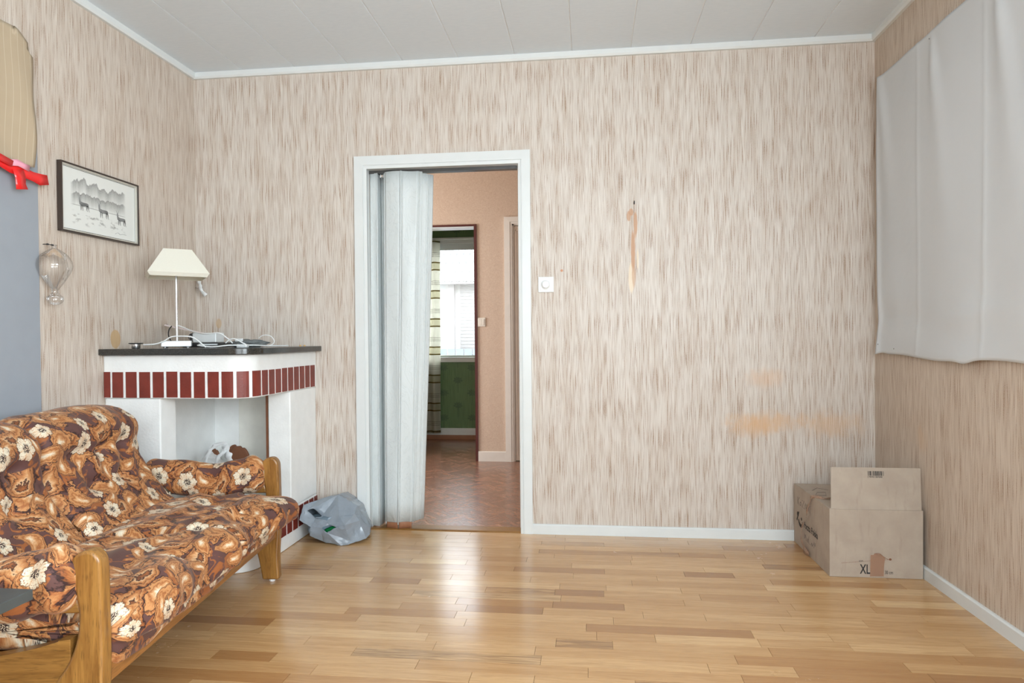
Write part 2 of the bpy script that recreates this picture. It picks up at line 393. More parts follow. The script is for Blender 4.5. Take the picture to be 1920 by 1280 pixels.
g = G('kraft_paper'); P = g.xyz(g.pos()); n = g.noise(g.pos(), 6, 3)
st = g.m_('MULTIPLY', g.m_('GREATER_THAN', g.m_('SINE', g.m_('MULTIPLY', P[1], 210)), .93), .35)
g.bump(n, .2, .01)
M['kraft'] = g.fin(g.mix(st, g.mix(n, (.40, .31, .21), (.47, .375, .26)), (.60, .54, .42)), .5)
g = G('lamp_shade_fabric'); p = g.obj(); n = g.noise(p, 320, 1)
g.bump(n, .2, .001); g.fin(g.mix(n, (.77, .75, .66), (.84, .82, .73)), .8)
tr = g.n('ShaderNodeBsdfTranslucent'); g.put(tr.inputs[0], (.8, .76, .62)); mx = g.n('ShaderNodeMixShader'); mx.inputs[0].default_value = .2
g.nt.links.new(g.b.outputs[0], mx.inputs[1]); g.nt.links.new(tr.outputs[0], mx.inputs[2]); g.nt.links.new(mx.outputs[0], g.out.inputs[0])
M['shade'] = g.m
g = G('white_plastic_film'); n = g.noise(g.obj(), 30, 4, .6); g.bump(n, .5, .006); g.fin((.84, .86, .87), .3)
tr = g.n('ShaderNodeBsdfTranslucent'); g.put(tr.inputs[0], (.9, .9, .9)); mx = g.n('ShaderNodeMixShader'); mx.inputs[0].default_value = .35
g.nt.links.new(g.b.outputs[0], mx.inputs[1]); g.nt.links.new(tr.outputs[0], mx.inputs[2]); g.nt.links.new(mx.outputs[0], g.out.inputs[0])
M['white_bag'] = g.m
g = G('clear_glass'); tr = g.n('ShaderNodeBsdfTransparent'); tr.inputs[0].default_value = (.985, .985, .985, 1); gl = g.n('ShaderNodeBsdfGlossy'); gl.inputs['Roughness'].default_value = .04
lw = g.n('ShaderNodeLayerWeight'); lw.inputs[0].default_value = .35; mx = g.n('ShaderNodeMixShader'); g.put(mx.inputs[0], g.mr(lw.outputs['Fresnel'], 0, 1, .03, .6))
g.nt.links.new(tr.outputs[0], mx.inputs[1]); g.nt.links.new(gl.outputs[0], mx.inputs[2]); g.nt.links.new(mx.outputs[0], g.out.inputs[0]); M['glass'] = g.m
# window pane: mostly clear sheet
g = G('window_glass'); tr = g.n('ShaderNodeBsdfTransparent'); gl = g.n('ShaderNodeBsdfGlossy'); gl.inputs['Roughness'].default_value = .02
mx = g.n('ShaderNodeMixShader'); mx.inputs[0].default_value = .06
g.nt.links.new(tr.outputs[0], mx.inputs[1]); g.nt.links.new(gl.outputs[0], mx.inputs[2]); g.nt.links.new(mx.outputs[0], g.out.inputs[0]); M['pane'] = g.m
M['house'] = plain('pale_rendered_house', (.60, .59, .59), .8, var=.02)
M['house_line'] = plain('pale_boards', (.38, .37, .37), .8, var=.02)
M['rooftile'] = plain('pale_roof_tile', (.27, .27, .27), .7, var=.05)
M['blue_grey'] = plain('pale_blue_fence', (.26, .31, .38), .7, var=.1)
M['ground'] = plain('garden_ground', (.45, .45, .42), .9)

# floral velour of the sofa
def floral():
    g = G('floral_velour'); uv = g.uv()
    wn_ = g.noise(uv, 8, 2, .5, 0, True)
    wp = g.v_('ADD', uv, g.v_('SCALE', g.v_('SUBTRACT', wn_, (.5, .5, .5)), scale=.085))
    fine = g.noise(uv, 75, 3, .65); mott = g.noise(uv, 28, 3, .6)
    PL = (.105, .048, .042); DK = (.022, .010, .010); RU = (.32, .105, .030); TN = (.53, .245, .090); LT = (.66, .40, .21); CR = (.76, .68, .52)
    f5 = g.m_('SUBTRACT', fine, .5); m5 = g.m_('SUBTRACT', mott, .5)
    def cells(vec, scale, rand, sd):
        v = g.v_('ADD', vec, (sd, sd*.7, 0)); o = g.vor(v, scale, 'F1', rand, '2D')
        col = g.n('ShaderNodeSeparateColor'); g.put(col.inputs[0], o['Color'])
        return o['Distance'], g.v_('SUBTRACT', v, o['Position']), col.outputs
    def petal(vec, scale, sd, L, W, curl, keep, stops):
        """curved leaves, one per cell, each turned its own way, drawn with nested ragged contours"""
        d, off, cc = cells(vec, scale, .9, sd); o = g.xyz(off)
        an = g.m_('MULTIPLY', cc[0], 6.283); ca = g.m_('COSINE', an); sa = g.m_('SINE', an)
        x = g.m_('ADD', g.m_('MULTIPLY', o[0], ca), g.m_('MULTIPLY', o[1], sa)); y = g.m_('SUBTRACT', g.m_('MULTIPLY', o[1], ca), g.m_('MULTIPLY', o[0], sa))
        y = g.m_('ADD', y, g.m_('MULTIPLY', g.m_('MULTIPLY', x, x), curl))
        y = g.m_('MULTIPLY', y, g.m_('ADD', 1, g.m_('MULTIPLY', x, 9)))
        e = g.m_('SQRT', g.m_('ADD', g.m_('MULTIPLY', g.m_('MULTIPLY', x, x), 1/L**2), g.m_('MULTIPLY', g.m_('MULTIPLY', y, y), 1/W**2)))
        # scalloped edge and ragged inner bands
        sc = g.m_('MULTIPLY', g.m_('ABSOLUTE', g.m_('SINE', g.m_('MULTIPLY', g.m_('ARCTAN2', y, x), 5))), -.10)
        e = g.m_('ADD', g.m_('ADD', e, sc), g.m_('ADD', g.m_('MULTIPLY', f5, .50), g.m_('MULTIPLY', m5, .50)))
        return g.m_('MULTIPLY', g.mr(e, .96, 1.02, 1, 0), g.m_('GREATER_THAN', cc[1], keep)), g.ramp(g.m_('MULTIPLY', e, .5), stops), e
    bgn = g.m_('ADD', g.noise(wp, 17, 2, .5, 1.3), g.m_('MULTIPLY', f5, .12))
    body = g.ramp(bgn, [(0, DK), (.38, PL), (.56, PL), (.60, RU), (.66, RU), (.69, TN), (.76, RU)])
    stem = g.m_('ADD', g.m_('ABSOLUTE', g.m_('SUBTRACT', g.noise(wp, 8, 1, .4, .8), .5)), g.m_('MULTIPLY', f5, .03))
    body = g.mix(g.mr(stem, .010, .018, 1, 0), body, RU)
    A = [(0, CR), (.10, LT), (.17, TN), (.24, RU), (.30, TN), (.355, TN), (.38, DK), (.395, RU), (.445, TN), (.465, DK)]
    B = [(0, RU), (.10, DK), (.13, LT), (.20, TN), (.29, RU), (.31, DK), (.33, TN), (.41, RU), (.455, DK)]
    for (sc_, sd, L, W, cu, keep, st) in ((6.3, .3, .080, .036, 6, .10, A), (6.6, 3.7, .078, .041, -7, .15, B), (8.0, 7.1, .062, .023, 9, .10, A)):
        m_, c_, e_ = petal(wp, sc_, sd, L, W, cu, keep, st); body = g.mix(m_, body, c_)
    # cream blossoms with ragged petals
    d3, off3, c3 = cells(uv, 7.4, .8, 5.4)
    o3 = g.xyz(off3); r = g.v_('LENGTH', off3); th = g.m_('ADD', g.m_('ARCTAN2', o3[1], o3[0]), g.m_('MULTIPLY', c3[2], 6))
    pet = g.m_('ABSOLUTE', g.m_('SINE', g.m_('MULTIPLY', th, 3.0)))
    pet2 = g.m_('ABSOLUTE', g.m_('SINE', g.m_('MULTIPLY', th, 9.0)))
    Rr = g.m_('ADD', g.m_('ADD', .0245, g.m_('MULTIPLY', pet, .0075)), g.m_('MULTIPLY', pet2, .003)); Rr = g.m_('MULTIPLY', Rr, g.mr(c3[1], 0, 1, .75, 1.25))
    Rr = g.m_('ADD', Rr, g.m_('MULTIPLY', f5, .014))
    q = g.m_('DIVIDE', r, Rr); spk = g.noise(uv, 240, 1)
    petcol = g.mix(g.m_('MULTIPLY', g.mr(pet, .0, .35, .8, 0), g.mr(q, .2, .5)), CR, LT)
    petcol = g.mix(g.m_('MULTIPLY', g.mr(m5, -.05, .15), .45), petcol, TN)
    petcol = g.mix(g.m_('MULTIPLY', g.mr(q, .30, .48, 1, 0), g.mr(spk, .42, .50)), petcol, DK)
    petcol = g.mix(g.m_('MULTIPLY', g.mr(q, .55, .75, 0, 1), g.mr(spk, .58, .62, 0, .8)), petcol, RU)
    body = g.mix(g.m_('MULTIPLY', g.mr(q, 1.0, 1.12, 1, 0), g.m_('GREATER_THAN', c3[0], .36)), body, DK)
    body = g.mix(g.m_('MULTIPLY', g.mr(q, .97, 1.03, 1, 0), g.m_('GREATER_THAN', c3[0], .36)), body, petcol)
    nap = g.noise(uv, 420, 2); hz = g.noise(g.comb(g.m_('MULTIPLY', g.xyz(uv)[0], 30), g.m_('MULTIPLY', g.xyz(uv)[1], 300), 0), 1, 2)
    c = g.mix(g.m_('ADD', g.mr(nap, .3, .7, 0, .18), g.mr(hz, .5, .75, 0, .22)), body, PL)
    g.bump(g.m_('ADD', g.m_('MULTIPLY', nap, .3), g.m_('MULTIPLY', fine, .4)), .3, .0015)
    return g.fin(c, .65, 0, .25, Sheen_Weight=.16, Sheen_Roughness=.4, Sheen_Tint=(1., .80, .65))
M['velour'] = floral()

# ------------------------------------------------------------------ setting: room shell
XL, XR, ZC = -2.292, 1.4816, 2.645
YB, YR = 0.0, -5.2            # back wall face, rear wall face
DX0, DX1, DZ = -1.262, -.372, 2.062    # door opening
T = .12
struct('wall_back', box_bm((XL-T, DX0, 0, T, 0, 2.75), (DX1, XR+T, 0, T, 0, 2.75), (DX0, DX1, 0, T, DZ, 2.75)), M['wall_back'])
struct('wall_left', box_bm((XL-T, XL, YR-T, 0, 0, 2.75)), M['wall_left'])
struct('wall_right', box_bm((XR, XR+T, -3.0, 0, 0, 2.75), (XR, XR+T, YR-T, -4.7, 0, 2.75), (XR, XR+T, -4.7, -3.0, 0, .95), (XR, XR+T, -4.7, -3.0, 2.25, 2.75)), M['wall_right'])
struct('wall_rear', box_bm((XL, -.9, YR-T, YR, 0, 2.75), (1.6-.02, XR, YR-T, YR, 0, 2.75) if False else (1.40, XR, YR-T, YR, 0, 2.75), (-.9, 1.40, YR-T, YR, 0, .87), (-.9, 1.40, YR-T, YR, 2.23, 2.75)), M['wall_left'])

# ceiling: boards running away from the camera, pale joints between them
ceil = struct('ceiling', box_bm((XL-T, XR+T, YR-T, T, ZC+.004, ZC+.10)), M['ceiling_back'])
xj = [-2.292] + [-1.978 + .3153*i for i in range(11)] + [XR]
for a, b_ in zip(xj, xj[1:]):
    bm = bmesh.new(); e = .004; y0, y1 = YR, YB
    prism_bm([(a+.002, ZC+.006), (a+.002, ZC+.0016), (a+e, ZC), (b_-e, ZC), (b_-.002, ZC+.0016), (b_-.002, ZC+.006)], y0, y1, 'y', bm)
    obj('panel', bm, M['ceiling'], ceil)

# crown trims
def trim(name, pts, lo, hi, axis, m='trim'):
    return struct(name, prism_bm(pts, lo, hi, axis), M[m])
zb = 2.610
trim('trim_1', [(0, zb), (-.016, zb), (-.022, zb+.010), (-.022, ZC), (0, ZC)], XL, XR, 'x')
trim('trim_2', [(XL, zb), (XL+.016, zb), (XL+.022, zb+.010), (XL+.022, ZC), (XL, ZC)], YR, -.022, 'y')
trim('trim_3', [(XR, zb), (XR-.016, zb), (XR-.022, zb+.010), (XR-.022, ZC), (XR, ZC)], YR, -.022, 'y')
# baseboards
BB = .055
def bb_y(x, s): return [(x, 0), (x+s*.013, 0), (x+s*.013, BB-.006), (x+s*.008, BB), (x, BB)]
trim('baseboard_back', [(0, 0), (-.013, 0), (-.013, BB-.006), (-.008, BB), (0, BB)], -.321, XR-.013, 'x')
o = trim('trim_4', [(0, 0), (-.013, 0), (-.013, BB-.006), (-.008, BB), (0, BB)], -1.564, -1.325, 'x')
trim('baseboard_right', bb_y(XR, -1), YR, 0, 'y')
trim('baseboard_left', bb_y(XL, 1), YR, -.80, 'y')

# floor: staves of three-strip oak parquet, each a piece
floor = struct('floor', box_bm((XL-T, XR+T, YR-T, .0, -.10, -.004)), M['floor_gap'])
def stave(b, x0, x1, y0, y1, tone, seed, knot, lt, ls, lk):
    g_ = .00025; z0 = -.0035; c = .0004
    v = [b.verts.new(p) for p in ((x0+g_, y0+g_, z0), (x1-g_, y0+g_, z0), (x1-g_, y1-g_, z0), (x0+g_, y1-g_, z0),
                                  (x0+g_+c, y0+g_+c, 0), (x1-g_-c, y0+g_+c, 0), (x1-g_-c, y1-g_-c, 0), (x0+g_+c, y1-g_-c, 0))]
    for f in ((4, 5, 6, 7), (0, 1, 5, 4), (1, 2, 6, 5), (2, 3, 7, 6), (3, 0, 4, 7)): b.faces.new([v[i] for i in f])
    for q in v: q[lt] = tone; q[ls] = seed; q[lk] = knot
def new_stave_bm():
    b = bmesh.new(); return b, b.verts.layers.float.new('tone'), b.verts.layers.float.new('seed'), b.verts.layers.float.new('knot')
SW = .0690
row = 0; y = 0.0
rest, rlt, rls, rlk = new_stave_bm(); nst = 0
seen = []
while y > YR:
    y0 = max(y-SW, YR)
    x = XL - rnd.random()*.3; 
    while x < XR:
        L = rnd.choice((.22, .30, .38, .46, .52, .60, .66))*(.9+.2*rnd.random()); x1 = x+L
        a_, b_ = max(x, XL), min(x1, XR)
        tone = min(1, max(0, rnd.gauss(.55, .20))); kn = 0.0
        if rnd.random() < .10: tone = rnd.uniform(.0, .2)
        if rnd.random() < .07: kn = rnd.uniform(.2, .5)
        if b_-a_ > .02: seen.append((a_, b_, y0, y, tone, rnd.random(), kn))
        x = x1
    y -= SW; row += 1
def in_view(s):
    d = Vector(((s[0]+s[1])/2, s[3], 0))-CAM
    px = 960+SX+FPX*d.dot(rt)/d.dot(fwd) if d.dot(fwd) > .3 else 9e9
    return s[3] > -1.75 and px < 2150 and px > -150
vis = [s for s in seen if in_view(s)]
vis.sort(key=lambda s: s[3])
ind = set(id(s) for s in vis[:300])
for s in seen:
    if id(s) in ind:
        b, lt, ls, lk = new_stave_bm(); stave(b, *s, lt, ls, lk); obj('plank', b, M['parquet'], floor)
    else: stave(rest, *s, rlt, rls, rlk)
o = obj('planks_beyond', rest, M['parquet'], floor, 'stuff')

# ------------------------------------------------------------------ doorway to the hall
d1 = bpy.data.objects.new('door_1', None); C.objects.link(d1); d1['kind'] = 'structure'
CZ = 2.122
def casing_bm(x0, x1, z1, ix0, ix1, iz1, y0):
    """mitred casing with a stepped profile round an opening: x0..x1 outside, ix0..ix1 inside"""
    b = bmesh.new()
    steps = [(0, 0), (0, -.016), (.72, -.018), (.72, -.012), (.80, -.012), (.80, -.015), (1, -.013), (1, .004)]
    def pt(side, f, d):
        if side == 0: return [(x0+(ix0-x0)*f, y0+d, 0), (x0+(ix0-x0)*f, y0+d, z1-(z1-iz1)*f)]
        if side == 1: return [(x0+(ix0-x0)*f, y0+d, z1-(z1-iz1)*f), (x1-(x1-ix1)*f, y0+d, z1-(z1-iz1)*f)]
        return [(x1-(x1-ix1)*f, y0+d, z1-(z1-iz1)*f), (x1-(x1-ix1)*f, y0+d, 0)]
    return pt, steps
def casing(parent, x0, x1, z1, ix0, ix1, iz1, y0, m, sgn=1):
    pt, steps = casing_bm(x0, x1, z1, ix0, ix1, iz1, y0)
    for side in range(3):
        b = bmesh.new(); rows = []
        for f, d in steps:
            A, B = pt(side, f, d*sgn); rows.append((b.verts.new(A), b.verts.new(B)))
        for (a, c), (e, f2) in zip(rows, rows[1:]): b.faces.new((a, c, f2, e))
        b.faces.new((rows[-1][0], rows[-1][1], rows[0][1], rows[0][0]))
        b.faces.new([r[0] for r in rows]); b.faces.new([r[1] for r in rows])
        bmesh.ops.recalc_face_normals(b, faces=b.faces)
        obj('casing', b, M[m], parent)
casing(d1, -1.322, -.320, CZ, -1.250, -.386, 2.050, 0, 'trim')
# jamb lining with a rebate step
def lining(parent, x0, x1, z1, y0, y1, t, m):
    obj('jamb', box_bm((x0-t, x0, y0, y1, 0, z1)), M[m], parent); obj('jamb', box_bm((x1, x1+t, y0, y1, 0, z1)), M[m], parent)
    obj('head_jamb', box_bm((x0-t, x1+t, y0, y1, z1, z1+t)), M[m], parent)
lining(d1, DX0+.012, DX1-.012, DZ-.012, .0005, T-.0005, .0115, 'trim')
obj('stop', box_bm((DX1-.026, DX1-.0125, .085, T-.001, 0, DZ-.0125)), M['trim'], d1)
obj('track', box_bm((DX0+.013, DX1-.0265, .032, .072, DZ-.030, DZ-.0125)), M['dark_metal'], d1)
obj('threshold', prism_bm([(.0, 0.0), (.0, .0035), (.012, .006), (.095, .006), (.115, .001), (.115, -.02), (0, -.02)], DX0+.012, DX1-.012, 'x'), M['oak_x'], d1)

# folding vinyl door pushed open to the left
fd = thing('folding_door', 'white vinyl accordion folding door bunched at the left of the doorway', 'folding door', (0, 0, 0))
plan = [(-1.246, .040), (-1.204, .034), (-1.199, .098), (-1.177, .108), (-1.160, .040), (-1.152, .020), (-1.060, .004), (-1.048, .000), (-.958, .016), (-.936, .032), (-.914, .046), (-.884, .078), (-.905, .100), (-1.14, .104)]
def squeeze(p, zt):
    # the leaves hang together more tightly towards the floor
    k = 1-.245*(1-zt)**1.15 if p[0] > -1.2 else 1
    x = -1.2+(p[0]+1.2)*k if p[0] > -1.2 else p[0]-.006*(1-zt)
    return x, p[1]*(1-.0*(1-zt))
def leaf(name, pa, pb, z0, z1, m, thick=.004, sag=.0, n=18, par=fd):
    def f(a, b):
        zt = b; z = z0+(z1-z0)*b
        A = squeeze(pa, z/2.04); B = squeeze(pb, z/2.04)
        x = A[0]+(B[0]-A[0])*a; y_ = A[1]+(B[1]-A[1])*a
        bul = math.sin(PI*a)*(.006*math.sin(z*3.1+pa[0]*20)+.004*math.sin(z*7+pa[0]*50))*min(1, abs(pb[0]-pa[0])/.08)
        if b > .999: z -= sag*a
        return (x, y_-bul, z)
    o = obj(name, grid_bm(8, n, f), M[m], par); solid(o, thick); smooth(o, 40); return o
tops = [2.035, 2.035, 2.03, 2.03, 2.028, 2.036, 2.036, 2.034, 2.034, 2.026, 2.024, 2.014, 2.010, 2.02]
bots = [.012, .012, .02, .02, .036, .042, .044, .044, .046, .048, .05, .06, .05, .05]
for i in range(len(plan)-1):
    m_ = 'vinyl'; leaf('panel', plan[i], plan[i+1], bots[i], tops[i], m_)
for xr, yr_, z0, z1 in ((-1.202, .033, .012, 2.035), (-1.155, .024, .03, 2.03), (-1.054, .001, .03, 2.036), (-.948, .022, .042, 2.03), (-.9, .058, .05, 2.02)):
    b = bmesh.new()
    tube_bm([Vector((squeeze((xr, yr_), z/2.04)[0], yr_-.002, z)) for z in [z0+(z1-z0)*k/10 for k in range(11)]], .0042, 6, 1, b)
    smooth(obj('hinge_bead', b, M['vinyl'], fd))
for a, b_ in ((5, 6), (7, 8)):
    leaf('backing_hem', (plan[a][0], plan[a][1]+.004), (plan[b_][0], plan[b_][1]+.004), .004, .060, 'brown_hem', .003, n=2)
for k in range(5):
    px = (-1.186+.014*k)
    b = lathe_bm([(0, 0), (.005, 0), (.005, .012), (.002, .014), (.002, .02)], 10, c=(px, .052, 2.013)); smooth(obj('roller', b, M['white_plastic'], fd), 40)

# light dimmer and cable marks on the back wall
def plate(name, label, cx, cz, w_, h_, y_, m):
    t = thing(name, label, 'switch', (cx, y_, cz))
    o = obj('cover_plate', box_bm((-w_/2, w_/2, -.009, 0, -h_/2, h_/2)), M[m], t); bevel(o, .003, 3)
    return t
t = plate('dimmer_switch', 'square white rotary dimmer switch right of the doorway', -.237, 1.379, .085, .085, 0, 'white_plastic')
o = obj('inner_frame', box_bm((-.031, .031, -.011, -.0088, -.031, .031)), M['white_plastic'], t); bevel(o, .002)
b = lathe_bm([(0, 0), (.0265, 0), (.0265, .004), (.024, .0055), (.0215, .0055), (.0205, .014), (.018, .0165), (0, .0165)], 40)
bmesh.ops.rotate(b, verts=b.verts, cent=(0, 0, 0), matrix=Matrix.Rotation(PI/2, 3, 'X')); bmesh.ops.translate(b, verts=b.verts, vec=(0, -.011, 0))
smooth(obj('knob', b, M['white_plastic'], t), 35)
b = tube_bm([(.245, .002, 1.812), (.245, -.012, 1.816)], .0022, 8, 1); tube_bm([(.245, -.012, 1.823), (.2455, -.012, 1.805)], .0026, 8, 1, b)
tag(obj('nail', b, M['ink']), 'small black nail in the wallpaper above the torn patch', 'nail')

# ------------------------------------------------------------------ hall and green room beyond
HY = 2.18
struct('trim_5', box_bm((-3.3, 1.6, T, T+.004, 2.4, 2.66)), M['hall_wall'])
struct('wall_hall_near', box_bm((-3.3, DX0-.012, T, T+.01, 0, 2.7), (DX1+.012, 1.6, T, T+.01, 0, 2.7), (DX0-.012, DX1+.012, T, T+.01, DZ+.012, 2.7)), M['hall_wall'])
OX0, OX1, OZ = -1.86, -.990, 2.075   # opening to the green room
HD0, HD1, HDZ = -.668, .12, 2.083    # hall door
struct('wall_hall_far', box_bm((-3.3, OX0, HY, HY+.10, 0, 2.7), (OX1, HD0, HY, HY+.10, 0, 2.7), (HD1, 1.6, HY, HY+.10, 0, 2.7), (OX0, OX1, HY, HY+.10, OZ, 2.7), (HD0, HD1, HY, HY+.10, HDZ, 2.7)), M['hall_wall'])
struct('wall_hall_left', box_bm((-3.42, -3.3, T, 3.6, 0, 2.7)), M['hall_wall'])
struct('wall_hall_right', box_bm((1.6, 1.72, T, HY+.1, 0, 2.7)), M['hall_wall'])
struct('ceiling_hall', box_bm((-3.42, 1.72, T, 3.6, 2.66, 2.74)), M['hall_ceiling'])
struct('floor_hall', box_bm((-3.42, 1.72, .0, 3.6, -.10, 0)), M['hall_floor'])
trim('baseboard_hall', [(HY, 0), (HY-.012, 0), (HY-.012, .082), (HY-.008, .088), (HY, .088)], OX1+.006, -.738, 'x', 'hall_trim')
# dark red edge trim round the opening
d3 = bpy.data.objects.new('door_3', None); C.objects.link(d3); d3['kind'] = 'structure'
obj('edge_trim', box_bm((OX1-.016, OX1+.008, HY-.012, HY+.10, 0, OZ+.014)), M['mahogany'], d3)
obj('edge_trim', box_bm((OX0-.008, OX0+.016, HY-.012, HY+.10, 0, OZ+.014)), M['mahogany'], d3)
obj('edge_trim', box_bm((OX0+.016, OX1-.016, HY-.012, HY-.0005, OZ-.002, OZ+.014)), M['mahogany'], d3)
obj('soffit_board', box_bm((OX0+.016, OX1-.016, HY+.0, HY+.13, OZ-.012, OZ-.0025)), M['trim'], d3)
# hall door with casing
d4 = bpy.data.objects.new('door_4', None); C.objects.link(d4); d4['kind'] = 'structure'
casing(d4, HD0-.070, HD1+.07, HDZ+.062, HD0, HD1, HDZ, HY, 'hall_trim')
obj('door_leaf', box_bm((HD0+.016, HD1-.003, HY+.012, HY+.05, .008, HDZ-.016)), M['cream_paint'], d4)
o = obj('panel_moulding', box_bm((HD0+.028, HD0+.036, HY+.004, HY+.012, .05, HDZ-.05), (HD0+.028, HD1-.03, HY+.004, HY+.012, HDZ-.058, HDZ-.05)), M['cream_paint'], d4)
obj('stop', box_bm((HD0, HD0+.014, HY+.0, HY+.09, 0, HDZ)), M['hall_trim'], d4)
obj('head_jamb', box_bm((HD0, HD1, HY, HY+.09, HDZ-.012, HDZ)), M['hall_trim'], d4)
obj('worn_patch', box_bm((HD0+.050, HD0+.075, HY+.0112, HY+.0121, .70, .88)), plain('worn_wood', (.28, .19, .11), .7, var=.5), d4)
t = plate('hall_light_switch', 'cream rocker light switch beside the opening in the hall', -.945, 1.228, .070, .078, HY, 'switch_cream')
for s in (-1, 1):
    o = obj('rocker', box_bm((s*.0125-.0115, s*.0125+.0115, -.014, -.0088, -.027, .027)), M['switch_cream'], t); bevel(o, .0015)

GY = 3.47
WX0, WX1, WZ0, WZ1 = -2.10, -1.10, .885, 2.165
struct('wall_green', box_bm((-3.3, WX0, GY, GY+.14, 0, 2.7), (WX1, -.5, GY, GY+.14, 0, 2.7), (WX0, WX1, GY, GY+.14, 0, WZ0), (WX0, WX1, GY, GY+.14, WZ1, 2.7)), M['green_wall'])
struct('wall_green_right', box_bm((-.62, -.5, HY+.1, GY, 0, 2.7)), M['green_wall'])
trim('baseboard_green', [(GY, .045), (GY-.014, .045), (GY-.014, .110), (GY-.009, .118), (GY, .118)], -3.3, -.62, 'x')
trim('trim_6', [(GY, 0), (GY-.02, 0), (GY-.02, .02), (GY-.012, .045), (GY, .045)], -3.3, -.62, 'x', 'brown_hem')
w1 = bpy.data.objects.new('window_1', None); C.objects.link(w1); w1['kind'] = 'structure'
fr = .05
obj('window_frame', box_bm((WX0, WX0+fr, GY+.03, GY+.09, WZ0, WZ1), (WX1-fr, WX1, GY+.03, GY+.09, WZ0, WZ1), (WX0+fr, WX1-fr, GY+.03, GY+.09, WZ0, WZ0+.018), (WX0+fr, WX1-fr, GY+.03, GY+.09, WZ1-.10, WZ1)), M['trim'], w1)
obj('head_board', box_bm((WX0, WX1, GY-.02, GY-.0005, WZ1-.06, WZ1)), M['trim'], w1)
obj('head_rail', box_bm((WX0+fr, WX1-fr, GY+.02, GY+.03, WZ1-.125, WZ1-.10)), M['trim'], w1)
bevel(obj('window_sill', box_bm((WX0-.03, WX1+.03, GY-.025, GY+.03, WZ0-.055, WZ0-.001)), M['trim'], w1), .004)
obj('pane', box_bm((WX0+fr, WX1-fr, GY+.055, GY+.059, WZ0+.018, WZ1-.125)), M['pane'], w1)
# curtain
ct = thing('striped_curtain', 'cream curtain with olive stripes hanging at the window of the green room', 'curtain', (-1.78, GY-.10, 0))
def cf(a, b):
    z = .075+2.06*b; x = -.17+.365*a+.010*(b-.5)*(a)
    return (x, .022*math.sin(a*PI*6.5+.4*math.sin(z*3))+.006*math.sin(z*5+a*9), z)
o = obj('cloth', grid_bm(60, 50, cf), M['curtain'], ct); solid(o, .0016); smooth(o)
o = obj('curtain_rail', box_bm((-.30, .60, -.012, .012, 2.137, 2.155)), M['trim'], ct)

# neighbouring house and roof seen through the window
hs = thing('neighbour_house', 'pale house with tiled roof seen overexposed through the far window', 'house', (-2.0, 7.0, -.4))
obj('wall', box_bm((-4.5, 3.2, .0, .3, 0, 2.38)), M['house'], hs)
for k in range(26):
    z = .95+k*.055
    obj('board', box_bm((-.05, 3.2, -.012, -.001, z, z+.044)), M['house_line'], hs)
obj('downpipe', box_bm((-.235, -.135, -.10, -.0, .2, 2.36)), M['house_line'], hs)
o = obj('gutter', box_bm((-4.5, 3.2, -.22, -.12, 2.34, 2.385)), M['house_line'], hs)
def tile_row(y0, z0, n=26):
    for k in range(n):
        x0 = -.62+k*.115 if k < 14 else -.62-(k-13)*.115
        b = bmesh.new(); P = []
        for i in range(7):
            t_ = i/6; P.append((x0+.115*t_, .026*math.sin(t_*PI*1.0)-(.010 if i in (0, 6) else 0)))
        V0 = [b.verts.new((x, y0, z0+h)) for x, h in P]; V1 = [b.verts.new((x, y0+.42, z0+.19+h)) for x, h in P]
        V2 = [b.verts.new((x, y0, z0+h-.022)) for x, h in P]
        for i in range(6): b.faces.new((V0[i], V0[i+1], V1[i+1], V1[i])); b.faces.new((V2[i], V2[i+1], V0[i+1], V0[i]))
        smooth(obj('tile', b, M['rooftile'], hs), 50)
for j, (yy, zz) in enumerate(((-.24, 2.39), (.14, 2.575), (.52, 2.77), (.90, 2.96), (1.28, 3.15))): tile_row(yy, zz, 26 if j < 3 else 20)
tag(obj('garden_screen', box_bm(*[(-3.4+.13*k, -3.4+.13*k+.11, 6.2, 6.23, -.4, .93) for k in range(20)]), M['blue_grey']), 'pale bluish slatted screen low outside the far window', 'screen')
struct('ground_outside', box_bm((-12, 10, 3.7, 20, -.5, -.4)), M['ground'])

# ------------------------------------------------------------------ corner fireplace
fp = thing('corner_fireplace', 'white corner fireplace with red brick bands and a dark stone mantel shelf', 'fireplace', (0, 0, 0))
FX, FY = -1.565, -.78
def arc_outline(x1, y0, r, n=10, xl=XL, yb=0.0):
    pts = [(xl+.001, yb-.001), (xl+.001, y0)]
    for i in range(n+1):
        a = -PI/2+PI/2*i/n; pts.append((x1-r+r*math.cos(a), y0+r+r*math.sin(a)))
    pts.append((x1, yb-.001)); return pts
R = .11
beam = obj('mantel_beam', prism_bm(arc_outline(FX, FY, R, 14), .815, 1.020), M['plaster'], fp); bevel(smooth(beam, 30), .004)
shelf = obj('mantel_shelf', prism_bm(arc_outline(-1.530, -.815, .12, 16), 1.0205, 1.050), M['granite'], fp); bevel(smooth(shelf, 30), .003); shelf['label'] = 'dark polished stone shelf'
base = obj('hearth_base', prism_bm(arc_outline(FX-.004, FY-.004, R, 14), .0005, .200), M['plaster'], fp); bevel(smooth(base, 30), .004)
def path_pt(s, x1, y0, r):
    L1 = x1-r-XL; L2 = r*PI/2
    if s <= L1: return (XL+s, y0), (0, -1)
    if s <= L1+L2:
        a = -PI/2+(s-L1)/r; return (x1-r+r*math.cos(a), y0+r+r*math.sin(a)), (math.cos(a), math.sin(a))
    return (x1, y0+r+(s-L1-L2)), (1, 0)
